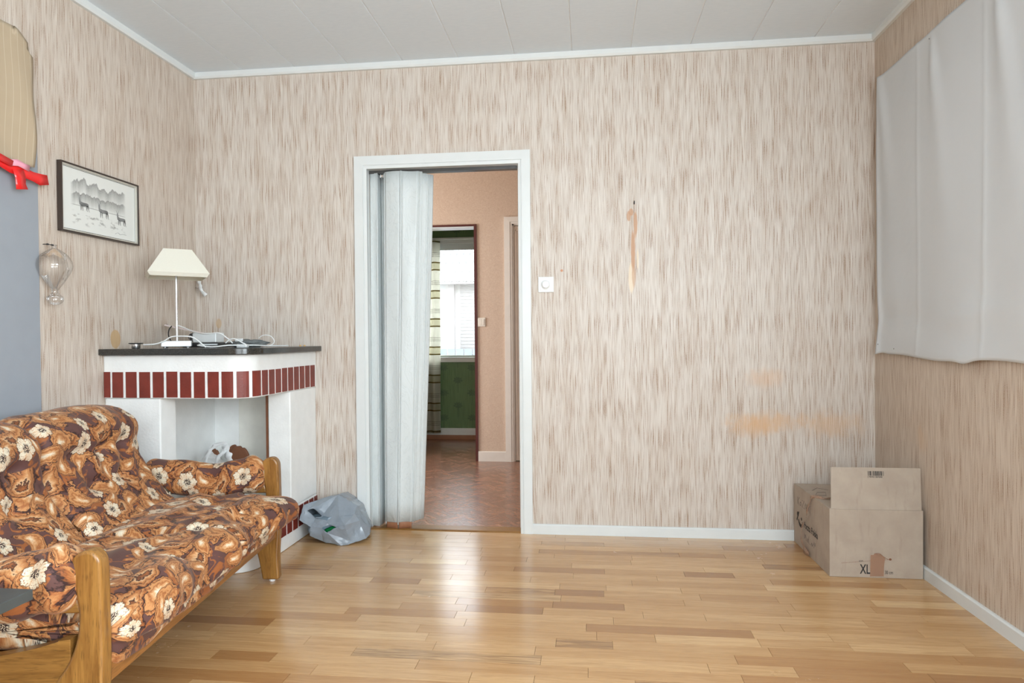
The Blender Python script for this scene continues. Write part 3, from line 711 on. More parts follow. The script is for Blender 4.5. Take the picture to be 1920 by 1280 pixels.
def brick(par, s0, s1, z0, z1, x1, y0, r, proud=.004):
    b = bmesh.new(); n = 4; rows = []
    jit = [rnd.uniform(-.0015, .0015) for _ in range(4)]
    for k in range(n+1):
        s = s0+(s1-s0)*k/n; p, nn = path_pt(s, x1, y0, r)
        o0 = Vector((p[0]-nn[0]*.01, p[1]-nn[1]*.01, 0)); o1 = Vector((p[0]+nn[0]*proud, p[1]+nn[1]*proud, 0))
        rows.append([b.verts.new(o0+Vector((0, 0, z0))), b.verts.new(o1+Vector((0, 0, z0+jit[0]+.001))), b.verts.new(o1+Vector((0, 0, z1+jit[1]-.001))), b.verts.new(o0+Vector((0, 0, z1)))])
    for A, B in zip(rows, rows[1:]):
        for i in range(4): b.faces.new((A[i], B[i], B[(i+1) % 4], A[(i+1) % 4]))
    b.faces.new(rows[0]); b.faces.new(rows[-1][::-1]); bmesh.ops.recalc_face_normals(b, faces=b.faces)
    obj('brick', b, M['red_brick'], par)
Ltot = (FX-R-XL)+R*PI/2+(-FY-R)
s = .047; brick(beam, .004, .035, .8195, .942, FX, FY, R)
while s < Ltot-.01:
    k = .0685 if s < .60 else .0715
    brick(beam, s, min(s+.0535, Ltot-.003), .8195, .942, FX, FY, R); s += k
s = .01
while s < Ltot-.01:
    brick(base, s, min(s+.0535, Ltot-.002), .076, .190, FX-.004, FY-.004, R); s += .0705
bevel(obj('pillar', box_bm((XL+.001, -2.009, -.775, -.65, .2005, .8145)), M['plaster'], fp), .006)
bevel(obj('pillar', box_bm((-1.692, -1.568, -.339, -.001, .2005, .8145)), M['plaster'], fp), .006)
obj('firebox_panel', box_bm((XL+.001, -2.130, -.6495, -.001, .2005, .8145)), M['plaster'], fp)
obj('firebox_panel', box_bm((-2.1295, -1.985, -.10, -.001, .2005, .8145)), M['plaster'], fp)
o = obj('firebox_panel', box_bm((-1.984, -1.6925, -.10, -.001, .2005, .8145)), M['plaster_dirty'], fp); o['label'] = 'cream stained firebox panel'
obj('joint_strip', box_bm((-1.7045, -1.6925, -.3385, -.330, .2005, .8145)), M['brown_leather'], fp)

# ------------------------------------------------------------------ things on the mantel
MZ = 1.0502
lp = thing('table_lamp', 'chrome table lamp with a square cream shade on the mantel shelf', 'lamp', (-2.020, -.62, MZ), math.radians(30))
o = obj('base', box_bm((-.066, .066, -.066, .066, .008, .036)), M['silver_plastic'], lp); bevel(o, .003)
for sx in (-1, 1):
    for sy in (-1, 1): smooth(obj('foot', lathe_bm([(0, 0), (.007, .001), (.009, .004), (.007, .008), (0, .009)], 14, c=(sx*.050, sy*.05, 0)), M['chrome'], lp))
smooth(obj('pole', lathe_bm([(0, .036), (.0055, .036), (.0055, .355), (.012, .357), (.013, .366), (.006, .37), (.006, .40), (0, .40)], 16), M['chrome'], lp), 40)
b = bmesh.new(); hb, ht, zb0, zb1, zt = .133, .062, .345, .362, .480
rings = []
for hw, z in ((hb-.010, zb0), (hb, zb1), (ht, zt)):
    rings.append([b.verts.new((sx*hw, sy*hw, z)) for sx, sy in ((-1, -1), (1, -1), (1, 1), (-1, 1))])
for A, B in zip(rings, rings[1:]):
    for i in range(4): b.faces.new((A[i], A[(i+1) % 4], B[(i+1) % 4], B[i]))
o = obj('lamp_shade', b, M['shade'], lp); o.rotation_euler = (0, math.radians(.5), math.radians(7)); solid(o, .002)
smooth(obj('shade_ring', lathe_bm([(.012, .360), (.020, .360), (.020, .366), (.012, .366), (.012, .360)], 20), M['dark_metal'], lp), 40)
for k in range(2):
    obj('shade_arm', tube_bm([(.0, 0, .40), ((-1)**k*.05, 0, .44), ((-1)**k*.070, 0, .455)], .0015, 6, 1), M['chrome'], lp)

Y0 = -.745
pc = at(255, 652, y=Y0)
sp = thing('metal_lamp_socket', 'small round silver metal fitting with a dark rim at the left end of the mantel', 'fitting', (pc.x, Y0, MZ))
smooth(obj('cup', lathe_bm([(0, 0), (.017, 0), (.019, .003), (.019, .021), (0, .021)], 24), M['chrome'], sp), 40)
smooth(obj('rim', lathe_bm([(0, .0212), (.022, .0212), (.031, .024), (.032, .027), (.026, .028), (0, .026)], 28), M['dark_metal'], sp), 40)
def cable(name, label, pix, y_, r, m, cat='cable'):
    pts = []
    for q in pix:
        yy = q[2] if len(q) > 2 else y_
        p = at(q[0], q[1], y=yy); p.z = max(p.z, MZ+r+.0005); pts.append(p)
    return tag(smooth(obj(name, tube_bm(pts, r, 8, 6), M[m])), label, cat)
cable('cable', 'white cable arching from the round metal fitting over the lamp base', [(269, 646), (290, 645), (306, 640), (320, 632), (335, 630), (357, 631), (368, 636), (378, 644), (386, 651)], -.745, .0032, 'white_plastic')
ab = thing('power_adapter', 'silver white box shaped power adapter lying right of the lamp pole', 'adapter', tuple(at(389, 641, y=-.52)))
o = obj('body', box_bm((-.058, .070, -.04, .04, 0, .050)), M['silver_plastic'], ab); bevel(o, .003)
o = obj('end_cap', box_bm((-.076, -.059, -.038, .038, .004, .046)), M['dark_metal'], ab); bevel(o, .002)
rx = thing('media_box', 'flat black box under the power adapter on the mantel', 'electronics', (at(398, 648, y=-.42).x, -.42, MZ))
o = obj('body', box_bm((-.11, .085, -.09, .09, 0.002, .026)), M['black_plastic'], rx); bevel(o, .003)
obj('front_strip', box_bm((-.02, .08, -.092, -.0895, .012, .020)), M['silver_plastic'], rx)
ab.location = (at(389, 641, y=-.42).x, -.42, MZ+.0265)
# long pale board leaning over the cables
pA, pB = at(318, 611, y=-.33), at(424, 634, y=-.35)
bd = thing('pale_strip', 'long pale pinkish plastic strip slanting down behind the lamp pole', 'strip', tuple((pA+pB)/2))
d = (pB-pA); L = d.length; b = box_bm((-L/2, L/2, -.045, .045, -.004, .004)); o = obj('body', b, M['pink_plastic'], bd); bevel(o, .002)
o.rotation_euler = (math.radians(-6), -math.atan2(d.z, math.hypot(d.x, d.y)), math.atan2(d.y, d.x))
obj('end_pin', tube_bm([pA-bd.location, pA-bd.location+Vector((-.006, -.02, .012))], .003, 6, 1), M['chrome'], bd)
cable('cable', 'white cable running down over the pale strip behind the lamp', [(331, 609, -.46), (345, 614, -.46), (365, 622, -.50), (385, 626, -.58), (410, 624, -.60), (425, 633, -.60), (436, 643, -.60)], -.5, .003, 'white_plastic')
cable('cable', 'black cable looping up left of the lamp pole', [(322, 611, -.40), (317, 618, -.40), (316, 628, -.42), (320, 638, -.44), (328, 645, -.46)], -.4, .003, 'black_plastic')
cable('cable', 'thin black cable curled behind the lamp pole', [(362, 624, -.47), (355, 628, -.46), (354, 634, -.46), (362, 640, -.5)], -.45, .0018, 'black_plastic')
sc = cable('cable', 'white cable with an inline switch lying along the mantel front', [(370, 647, -.70), (395, 650, -.70), (420, 648, -.70), (430, 647, -.69), (455, 647, -.64), (480, 647, -.58), (500, 648, -.50), (520, 648, -.42), (541, 648, -.33)], -.7, .003, 'white_plastic')
p = at(455, 646, y=-.64); o = obj('inline_switch', box_bm((p.x-.026, p.x+.026, p.y-.013, p.y+.013, MZ+.0003, MZ+.017)), M['silver_plastic'], sc); bevel(o, .004, 3)
cable('cable', 'white cable bending over the grey cloth on the mantel', [(423, 643, -.62), (430, 637, -.62), (440, 635, -.62), (452, 641, -.62), (462, 646, -.62)], -.62, .0028, 'white_plastic')
cable('cable', 'thin white cable standing in a loop right of the grey cloth', [(485, 634, -.38), (492, 629, -.38), (500, 628, -.38), (509, 631, -.38), (514, 639, -.38), (511, 645, -.38), (500, 648, -.40), (488, 645, -.41)], -.45, .0022, 'white_plastic')
# crumpled grey cloth
pc = at(466, 648, y=-.46)
b = bmesh.new(); bmesh.ops.create_icosphere(b, subdivisions=5, radius=1)
for v in b.verts:
    p = v.co.copy(); r = 1+.28*noise.noise(p*2.1)+.16*(1-abs(noise.noise(p*4.3+Vector((3, 1, 7))))*2.4)
    v.co = Vector((p.x*r*.088, p.y*r*.06, max(-.0, (p.z*r*.5+.45))*.040))
o = obj('grey_cloth', b, M['grey_cloth'], loc=(pc.x, -.46, MZ)); smooth(o); tag(o, 'crumpled dark grey cloth lying on the mantel shelf', 'cloth')
pk = at(453, 634, y=-.50)
tag(bevel(obj('small_packet', box_bm((pk.x-.020, pk.x+.020, -.53, -.52, MZ+.030, MZ+.045)), M['silver_plastic']), .002), 'small pale packet on top of the grey cloth', 'packet')
for q, yy, wh in ((563, -.13, 'larger'), (571, -.09, 'rightmost')):
    p = at(q, 648, y=yy); tag(smooth(obj('brass_screw', lathe_bm([(0, 0), (.006, 0), (.0065, .004), (.003, .007), (0, .0075)], 12, c=(p.x, yy, MZ)), M['brass']), 40), 'tiny brass fitting near the right mantel end, '+('nearer the cables' if q == 563 else 'nearer the door'), 'fitting', 'tiny brass fittings on the mantel')

# ------------------------------------------------------------------ things in the hearth
HZ = .2003
def crumple(sub, dims, seed, nplanes=26, squash=.0, amp=.03, flat=True):
    rr = random.Random(seed); pl = []
    for k in range(nplanes):
        n_ = Vector((rr.gauss(0, 1), rr.gauss(0, 1), rr.gauss(0, 1))).normalized(); pl.append((n_, rr.uniform(.72, 1.0)))
    b = bmesh.new(); bmesh.ops.create_icosphere(b, subdivisions=sub, radius=1)
    for v in b.verts:
        d = v.co.normalized(); r = 1.15
        for n_, k in pl:
            c = d.dot(n_)
            if c > .05: r = min(r, k/c)
        q = d*3.1+Vector((seed, 0, 0))
        r *= 1+amp*(1-2.2*abs(noise.noise(q)))+amp*.5*(1-2.2*abs(noise.noise(q*2.3)))
        p = d*r; v.co = Vector((p.x*dims[0], p.y*dims[1], p.z*dims[2]))
    return b
wb = thing('white_plastic_bag', 'white plastic carrier bag with knotted handles standing in the fireplace', 'bag', (-1.925, -.50, HZ))
b = crumple(5, (.165, .085, .165), 4, 24, amp=.07)
for v in b.verts:
    v.co.z = max(v.co.z+.158, .0)-.05*max(0, v.co.x/.1); k = 1-.35*max(0, (v.co.z-.20)/.14); v.co.x *= k; v.co.y *= k; v.co.z = max(v.co.z, 0)
smooth(obj('body', b, M['white_bag'], wb), 25)
def ribbon(pts, wdt, name, m, par, th=.0012, nrm=Vector((0, -1, 0))):
    P = catmull(pts, 6); b = bmesh.new(); prev = None
    for i, p in enumerate(P):
        t_ = (P[min(i+1, len(P)-1)]-P[max(i-1, 0)]).normalized(); s_ = t_.cross(nrm).normalized()
        w_ = wdt*(1+.25*math.sin(i*.9)); wob = nrm*(.006*math.sin(i*1.3))
        A = b.verts.new(p-s_*w_+wob); M_ = b.verts.new(p+wob*-.6); B = b.verts.new(p+s_*w_)
        if prev: b.faces.new((prev[0], A, M_, prev[1])); b.faces.new((prev[1], M_, B, prev[2]))
        prev = (A, M_, B)
    o = obj(name, b, M[m], par); solid(o, th); smooth(o); return o
def rel(px, py, y_, o_): return at(px, py, y=y_)-Vector(o_.location)
ribbon([rel(384, 874, -.56, wb), rel(388, 856, -.56, wb), rel(396, 842, -.56, wb), rel(408, 833, -.56, wb), rel(424, 833, -.56, wb), rel(420, 846, -.57, wb), rel(410, 856, -.58, wb), rel(404, 870, -.58, wb)], .009, 'handle', 'white_bag', wb)
ribbon([rel(422, 834, -.565, wb), rel(426, 848, -.565, wb), rel(431, 862, -.57, wb), rel(437, 880, -.57, wb)], .017, 'handle', 'white_bag', wb)
# brown leather bellows: two rounded boards leaning together
bl = thing('leather_bellows', 'round brown leather bellows leaning behind the white bag in the fireplace', 'bellows', (-1.84, -.27, HZ))
def disc(cx, cz, rx, rz, y0, y1, notch=False):
    pts = []
    for i in range(40):
        a = 2*PI*i/40; k = 1
        if notch and abs(a-PI*.42) < .09: k = .90
        pts.append((cx+rx*k*math.cos(a), cz+rz*k*math.sin(a)))
    return prism_bm(pts, y0, y1, 'y')
for (px, py, rx_, rz_, yy) in ((449, 862, .058, .075, -.33), (440, 856, .040, .066, -.29), (402, 858, .03, .05, -.27)):
    p = rel(px, py, yy, bl); o = obj('board' if rz_ > .07 else 'side_board', disc(p.x, p.z, rx_, rz_, p.y-.008, p.y+.008, True), M['brown_leather'], bl); bevel(o, .004)
obj('handle', box_bm((-.045, -.015, -.04, -.02, 0, .20)), M['brown_leather'], bl)

# ------------------------------------------------------------------ sofa
SF = Vector((-1.38, -.87, 0)); SA = math.radians(7)
sofa = thing('floral_sofa', 'two seat oak sofa with brown and orange floral velour cushions', 'sofa', tuple(SF), SA)
def L3(u, v, z): return Vector((-v, -u, z))          # sofa axes: u along, v towards the wall
def sweep_cushion(name, prof, u0, u1, rend, disp, par, m='velour', nt=84, nu=70, uvo=(0, 0), shift=None):
    P = catmull([(p[0], p[1], 0) for p in prof], 12, True)
    # resample evenly
    Ls = [0]
    for i in range(len(P)): Ls.append(Ls[-1]+(P[(i+1) % len(P)]-P[i]).length)
    tot = Ls[-1]; Q = []; j = 0
    for k in range(nt):
        s_ = tot*k/nt
        while Ls[j+1] < s_: j += 1
        f = (s_-Ls[j])/max(1e-9, Ls[j+1]-Ls[j]); Q.append(P[j].lerp(P[(j+1) % len(P)], f))
    cen = sum(Q, Vector())/nt
    N = []
    for k in range(nt):
        t_ = (Q[(k+1) % nt]-Q[k-1]).normalized(); n_ = Vector((t_.y, -t_.x, 0)); N.append(n_)
    area_ = sum(Q[k].x*Q[(k+1) % nt].y-Q[(k+1) % nt].x*Q[k].y for k in range(nt))
    if area_ < 0: N = [-n_ for n_ in N]
    b = bmesh.new(); uvl = b.loops.layers.uv.new('UVMap'); rings = []; meta = []
    st = []
    for k in range(nu+1):
        a = k/nu; st.append(u0+(u1-u0)*(.5-.5*math.cos(PI*a))*.5+(u1-u0)*a*.5)
    for u in st:
        d = min(u-u0, u1-u); e = 0 if d >= rend else rend*(1-math.sqrt(max(0, 1-(1-d/rend)**2)))
        ring = []
        for k in range(nt):
            p = Q[k]-N[k]*min(e, rend); sv, sz = p.x, p.y
            dd = disp(u, Q[k].x, Q[k].y, k/nt)
            sv += N[k].x*dd; sz += N[k].y*dd
            if shift: uu, sv, sz = shift(u, sv, sz)
            else: uu = u
            ring.append(b.verts.new(L3(uu, sv, sz)))
        rings.append(ring)
    for i in range(len(rings)-1):
        for k in range(nt):
            f = b.faces.new((rings[i][k], rings[i][(k+1) % nt], rings[i+1][(k+1) % nt], rings[i+1][k]))
            uvs = ((st[i], tot*k/nt), (st[i], tot*(k+1)/nt), (st[i+1], tot*(k+1)/nt), (st[i+1], tot*k/nt))
            for lo, q in zip(f.loops, uvs): lo[uvl].uv = (q[0]+uvo[0], q[1]+uvo[1])
    for ring, u in ((rings[0], st[0]), (rings[-1], st[-1])):
        f = b.faces.new(ring)
        for lo in f.loops: lo[uvl].uv = (lo.vert.co.x+uvo[0], lo.vert.co.z+uvo[1])
        r = bmesh.ops.poke(b, faces=[f])
        for f in r['faces']:
            for lo in f.loops: lo[uvl].uv = (-lo.vert.co.x+uvo[0]+.3, lo.vert.co.z+uvo[1])
    bmesh.ops.recalc_face_normals(b, faces=b.faces)
    return smooth(obj(name, b, M[m], par))
def gauss(x, s_): return math.exp(-(x/s_)**2)
back_prof = [(.425, .392), (.462, .430), (.520, .500), (.560, .575), (.578, .650), (.586, .715), (.615, .768), (.670, .806), (.740, .812), (.80, .79), (.83, .72), (.80, .60), (.72, .48), (.62, .39), (.52, .365)]
def back_disp(uc):
    def f(u, v, z, t):
        front = 1 if v < .66 and z > .40 else 0
        d = .008*noise.noise(Vector((u*7, z*7, v*5+uc)))+.004*noise.noise(Vector((u*19, z*16, uc)))
        if front:
            for bu, bz in ((uc-.15, .665), (uc+.0, .665), (uc+.15, .665), (uc-.10, .545), (uc+.10, .545)):
                d -= .042*math.exp(-((u-bu)/.034)**2-((z-bz)/.026)**2)
            d -= .010*gauss(z-.605, .022)*(.6+.4*math.cos((u-uc)*42))+.006*gauss(z-.665, .03)
            d += .014*gauss(z-.74, .05)+.012*gauss(z-.47, .07)
            d += .005*math.sin((u-uc)*52+z*18)*gauss(z-.62, .12)
        d += .012*(1-((u-uc)/.33)**2)
        return d
    return f
sweep_cushion('back_cushion', back_prof, .055, .672, .05, back_disp(.363), sofa, uvo=(0, 0))
sweep_cushion('back_cushion', back_prof, .674, 1.285, .05, back_disp(.98), sofa, uvo=(2.13, .37))
seat_prof = [(.62, .30), (.62, .375), (.50, .402), (.36, .418), (.20, .425), (.07, .424), (.0, .412), (-.038, .382), (-.050, .338), (-.040, .295), (-.012, .262), (.012, .232), (.06, .240), (.12, .262), (.35, .275)]
def seat_disp(u, v, z, t):
    top = 1 if z > .33 or v < 0 else 0
    d = .010*noise.noise(Vector((u*5, v*6, z*6)))+.004*noise.noise(Vector((u*11, v*24, z*14)))
    if top:
        # creases running away from the tufts
        d += .011*(1-2*abs(math.sin(v*17+1.6*math.sin(u*5.1)+u*1.5)))*min(1, max(0, (v+.1)/.1))*.7
        for bu, bv in ((.42, .03), (.86, .03), (.22, .22), (.64, .22), (1.06, .22)):
            d -= .026*math.exp(-((u-bu)/.045)**2-((v-bv)/.045)**2)
        if v < .04 and z > .30:
            d += .010*math.cos((u-.2)*PI*2/.44)+.004*math.sin(u*60)*gauss(z-.33, .06)
        d -= .012*gauss(v-.13+.02*math.sin(u*7), .02)
        d -= .016*gauss(u-.60-.25*v, .016)
    if z < .32 and v < .03: d -= .016*gauss(z-.272+.006*math.sin(u*9), .010)
    return d
def seat_shift(u, v, z):
    # the front lip of the far end rests in front of the arm post
    k = max(0, min(1, (.02-v)/.10)); k = k*k*(3-2*k)
    far = max(0, min(1, (.35-u)/.35))
    v2 = v-.035*max(0, 1-u/.9)*k; z2 = z-.04*max(0, (u-.2)/1.1)*(1 if False else 0)+.0
    z2 += .012*max(0, 1-u/.5)*k
    v2 -= .040*k*far
    return u-.115*k*far**1.5, v2, z2
sweep_cushion('seat_cushion', seat_prof, .045, 1.285, .055, seat_disp, sofa, nt=110, nu=150, uvo=(.7, 1.9), shift=seat_shift)
# wooden frame
def plate_part(name, pts, u0, u1, m, bv=.008):
    """profile (v,z) extruded along u"""
    b = bmesh.new(); A = [b.verts.new(L3(u0, *p)) for p in pts]; B = [b.verts.new(L3(u1, *p)) for p in pts]; n = len(pts)
    b.faces.new(A); b.faces.new(B)
    for i in range(n): b.faces.new((A[i], A[(i+1) % n], B[(i+1) % n], B[i]))
    bmesh.ops.recalc_face_normals(b, faces=b.faces)
    o = obj(name, b, M[m], sofa); bevel(smooth(o, 35), bv, 3); return o
def cm2(pts, n=5): return [(p.x, p.y) for p in catmull([(a, b_, 0) for a, b_ in pts], n)]
front_post = cm2([(.010, .012), (.014, .12), (.006, .25), (.006, .40), (.008, .51), (.012, .538), (.026, .556), (.045, .560), (.068, .552), (.082, .535), (.083, .515), (.074, .46), (.066, .40), (.072, .335), (.095, .275), (.128, .225), (.135, .20), (.105, .12), (.085, .012)])
for u0 in (-.052, 1.285):
    plate_part('front_leg', front_post, u0, u0+.045, 'oak_v')
    plate_part('rear_leg', cm2([(.80, .012), (.79, .15), (.765, .30), (.79, .46), (.84, .62), (.875, .62), (.855, .45), (.835, .30), (.85, .15), (.88, .012)]), u0, u0+.045, 'oak_v')
    plate_part('side_rail', cm2([(.090, .215), (.090, .335), (.12, .332)], 1)+cm2([(.12, .330), (.20, .308), (.35, .285), (.55, .275), (.70, .285), (.78, .305)], 4)+[(.80, .22)], u0+.008, u0+.040, 'oak_x')
    plate_part('arm_rail', cm2([(.06, .400), (.078, .455), (.12, .46)], 2)+[(.45, .455), (.80, .50), (.80, .44), (.45, .395)], u0+.008, u0+.040, 'oak_x')
    smooth(obj('foot_glide', lathe_bm([(0, 0), (.012, 0), (.014, .004), (.014, .012), (0, .012)], 16, c=tuple(L3(u0+.022, .047, 0))), M['felt'], sofa), 40)
plate_part('front_rail', [(.018, .203), (.018, .290), (.046, .290), (.046, .203)], -.006, 1.284, 'oak_y', .003)
plate_part('rear_rail', [(.78, .203), (.78, .30), (.80, .30), (.80, .203)], -.006, 1.284, 'oak_y', .003)
plate_part('back_rail', [(.838, .54), (.852, .61), (.868, .61), (.858, .54)], -.006, 1.284, 'oak_y', .003)
plate_part('seat_deck', [(.05, .235), (.05, .250), (.775, .275), (.775, .255)], -.004, 1.282, 'oak_y', .002)
# arm pads, pulled out of a cylinder and gathered round the arm rail
def arm_pad(uc, hw, seed):
    prof = [(uc-hw, .47), (uc-hw*.92, .525), (uc-hw*.3, .548), (uc+hw*.35, .548), (uc+hw*.95, .520), (uc+hw, .47), (uc+hw*.92, .42), (uc+hw*.4, .395), (uc-hw*.4, .395), (uc-hw*.92, .42)]
    P = catmull([(a, b_, 0) for a, b_ in prof], 6, True); nt = len(P)
    cen = sum(P, Vector())/nt; b = bmesh.new(); uvl = b.loops.layers.uv.new('UVMap'); rings = []; nv = 56; va, vb = .070, .60
    tot = sum((P[i]-P[i-1]).length for i in range(nt)); vs_ = []
    for k in range(nv+1):
        a = k/nv; v = va+(vb-va)*(a*.5+.5*(.5-.5*math.cos(PI*a))); vs_.append(v)
        d = min(v-va, vb-v); e = 0 if d > .045 else .045*(1-math.sqrt(max(0, 1-(1-d/.045)**2)))
        ring = []
        for i, p in enumerate(P):
            q = p-cen; r = q.length; s_ = (r-e)/r if r > e else 0
            dd = .010*noise.noise(Vector((q.x*9+seed, q.y*9, v*11)))+.006*math.sin(v*60+q.x*20)*gauss(v-.12, .06)-.008*gauss(v-.30, .05)*(1 if q.y > 0 else 0)
            dz = .014*gauss(v-.11, .05)-.012*gauss(v-.30, .09)+.018*((v-.33)/.3)**2*(1 if v > .33 else 0)
            ring.append(b.verts.new(L3(cen.x+q.x*s_*(1+dd/r), v, cen.y+q.y*s_*(1+dd/r)+dz)))
        rings.append(ring)
    for i in range(nv):
        for k in range(nt):
            f = b.faces.new((rings[i][k], rings[i][(k+1) % nt], rings[i+1][(k+1) % nt], rings[i+1][k]))
            for lo, q in zip(f.loops, ((vs_[i], k), (vs_[i], k+1), (vs_[i+1], k+1), (vs_[i+1], k))): lo[uvl].uv = (q[0]+seed, tot*q[1]/nt)
    for ring in (rings[0], rings[-1]):
        f = b.faces.new(ring)
        for lo in f.loops: lo[uvl].uv = (lo.vert.co.y+seed, lo.vert.co.z)
    bmesh.ops.recalc_face_normals(b, faces=b.faces)
    return smooth(obj('arm_pad', b, M['velour'], sofa))
arm_pad(-.022, .062, 1.3); arm_pad(1.305, .070, 4.7)

# ------------------------------------------------------------------ table corner in the foreground
tc = Vector((-1.425, -2.28, .455))
tz = .515; pcn = at(62, 1104, z=tz)
tb = thing('dark_side_table', 'charcoal table top corner at the near end of the sofa', 'table', (pcn.x-.26, pcn.y-.24, 0))
o = obj('table_top', box_bm((-.26, .26, -.24, .24, tz-.024, tz)), M['dark_table'], tb); bevel(o, .0015)
for sx in (-1, 1):
    for sy in (-1, 1): bevel(obj('leg', box_bm((sx*.12-.018, sx*.12+.018, sy*.12-.018, sy*.12+.018, .0005, tz-.0245)), M['dark_table'], tb), .002)

# ------------------------------------------------------------------ left wall: board, paper, tape, picture, glass
gb = tag(bevel(obj('grey_board', box_bm((XL+.001, XL+.008, -2.2, -1.160, .45, 1.955)), M['grey_board']), .001), 'flat grey blue board fixed to the left wall behind the sofa', 'board')
# brown paper over it
def kf(a, b):
    y_ = -2.0+(.79)*a; zt = 2.36-.02*math.sin(a*9)-.05*max(0, (a-.93)/.07)-.06*max(0, (.9-a))*.0
    z = 1.80+(zt-1.80)*b
    return (XL+.030+.008*math.sin(a*13+b*2)+.006*math.sin(b*7+a*5)+.010*(1-b)*a, y_+.008*math.sin(b*9)*(a > .95)-.02*(a > .9)*(b > .93), z)
o = obj('brown_paper', grid_bm(50, 30, kf), M['kraft']); solid(o, .0012); smooth(o); tag(o, 'brown ribbed packing paper hanging over the top of the grey board', 'paper')
tp = thing('red_tape', 'glossy red tape strips across the bottom of the brown paper', 'tape', (XL+.046, -1.25, 1.76))
def tape_strip(pts, w_, name, m):
    P = [Vector(p) for p in pts]; b = bmesh.new(); prev = None
    for i, p in enumerate(P):
        t_ = (P[min(i+1, len(P)-1)]-P[max(0, i-1)]).normalized(); s_ = t_.cross(Vector((1, 0, 0))).normalized()
        w2 = w_*(1+.12*math.sin(i*2.3))
        A, B = b.verts.new(p+s_*w2+Vector((.004*math.sin(i*1.9), 0, 0))), b.verts.new(p-s_*w2)
        if prev: b.faces.new((prev[0], A, B, prev[1]))
        prev = (A, B)
    o = obj(name, b, M[m], tp); solid(o, .0015); return smooth(o, 30)
tape_strip([(.0, -.30, .030), (.004, -.20, .022), (.002, -.13, .020), (.0, -.085, .012), (.004, -.04, .005), (.002, .02, -.001), (.0, .06, -.004), (.0, .098, .002)], .021, 'strip', 'red_tape')
tape_strip([(.006, -.058, .01), (.008, -.050, -.02), (.006, -.044, -.045), (.008, -.040, -.066)], .026, 'strip', 'red_tape')
tape_strip([(.003, -.085, .03), (.006, -.06, .035), (.010, -.03, .028), (.006, .0, .026)], .012, 'curled_end', 'pink_tape')
tape_strip([(.003, -.25, .045), (.006, -.16, .040), (.010, -.085, .024)], .014, 'strip', 'red_tape')

# framed deer drawing
PY0, PY1, PZ0, PZ1 = -1.051, -.538, 1.570, 1.876
pf = thing('framed_drawing', 'dark framed pencil drawing of three deer on the left wall', 'picture', (XL, (PY0+PY1)/2, (PZ0+PZ1)/2))
W2, H2 = (PY1-PY0)/2, (PZ1-PZ0)/2; fw_ = .012
g = G('dark_frame_wood'); M['frame_dark'] = g.fin(g.mix(g.noise(g.obj(), 40, 3), (.028, .018, .014), (.05, .032, .024)), .35)
M['frame_silver'] = plain('silver_fillet', (.62, .60, .54), .3, .5)
for (y0, y1, z0, z1) in ((-W2, W2, H2-fw_*.6, H2), (-W2, W2, -H2, -H2+fw_*.6), (-W2, -W2+fw_*.6, -H2+fw_*.6, H2-fw_*.6), (W2-fw_*.6, W2, -H2+fw_*.6, H2-fw_*.6)):
    bevel(obj('frame', box_bm((.001, .024, y0, y1, z0, z1)), M['frame_dark'], pf), .001)
i_ = fw_*.6+.0002
for (y0, y1, z0, z1) in ((-W2+i_, W2-i_, H2-i_-.006, H2-i_), (-W2+i_, W2-i_, -H2+i_, -H2+i_+.006), (-W2+i_, -W2+i_+.006, -H2+i_+.006, H2-i_-.006), (W2-i_-.006, W2-i_, -H2+i_+.006, H2-i_-.006)):
    obj('fillet', box_bm((.004, .020, y0, y1, z0, z1)), M['frame_silver'], pf)
# paper with misty hills, flat print
g = G('misty_hills_drawing'); P = g.xyz(g.obj()); a = g.m_('DIVIDE', g.m_('ADD', P[1], W2), 2*W2); b_ = g.m_('DIVIDE', g.m_('ADD', P[2], H2), 2*H2)
def ridge(seed, base, amp, sc, fall, k):
    h = g.m_('ADD', base, g.m_('MULTIPLY', g.m_('SUBTRACT', g.noise(g.comb(g.m_('MULTIPLY', a, sc), seed, 0), 1, 4, .6), .5), amp))
    d = g.m_('SUBTRACT', h, b_)
    return g.m_('MULTIPLY', g.m_('MULTIPLY', g.mr(d, 0, .012, 0, 1), g.mr(d, 0, fall, 1, 0)), k)
r1 = ridge(1.3, .80, .42, 8, .24, .80); r2 = ridge(7.9, .61, .26, 11, .20, .85)
ext = g.m_('MULTIPLY', g.mr(a, .13, .17), g.mr(a, .84, .80)); gn = g.noise(g.obj(), 260, 2)
tu = g.noise(g.comb(g.m_('MULTIPLY', a, 13), g.m_('MULTIPLY', b_, 16), 5), 1, 3); tuf = g.m_('MULTIPLY', g.mr(tu, .54, .68, 0, .7), g.m_('MULTIPLY', g.mr(b_, .12, .2), g.mr(b_, .36, .28)))
ln = g.m_('MULTIPLY', g.m_('LESS_THAN', g.m_('ABSOLUTE', g.m_('SUBTRACT', b_, .425)), .006), .55)
tot = g.m_('MULTIPLY', g.m_('MULTIPLY', g.m_('MAXIMUM', g.m_('MAXIMUM', r1, r2), g.m_('MAXIMUM', tuf, ln)), ext), g.mr(gn, .2, .7, .75, 1))
line = g.m_('MAXIMUM', g.m_('GREATER_THAN', g.m_('ABSOLUTE', P[1]), W2-.0175), g.m_('GREATER_THAN', g.m_('ABSOLUTE', P[2]), H2-.0175))
line2 = g.m_('MAXIMUM', g.m_('GREATER_THAN', g.m_('ABSOLUTE', P[1]), W2-.0155), g.m_('GREATER_THAN', g.m_('ABSOLUTE', P[2]), H2-.0155))
line = g.m_('SUBTRACT', line, line2)
c = g.mix(tot, (.70, .71, .68), (.13, .13, .125)); c = g.mix(line, c, (.03, .03, .03))
M['drawing'] = g.fin(c, .12, 0, .5)
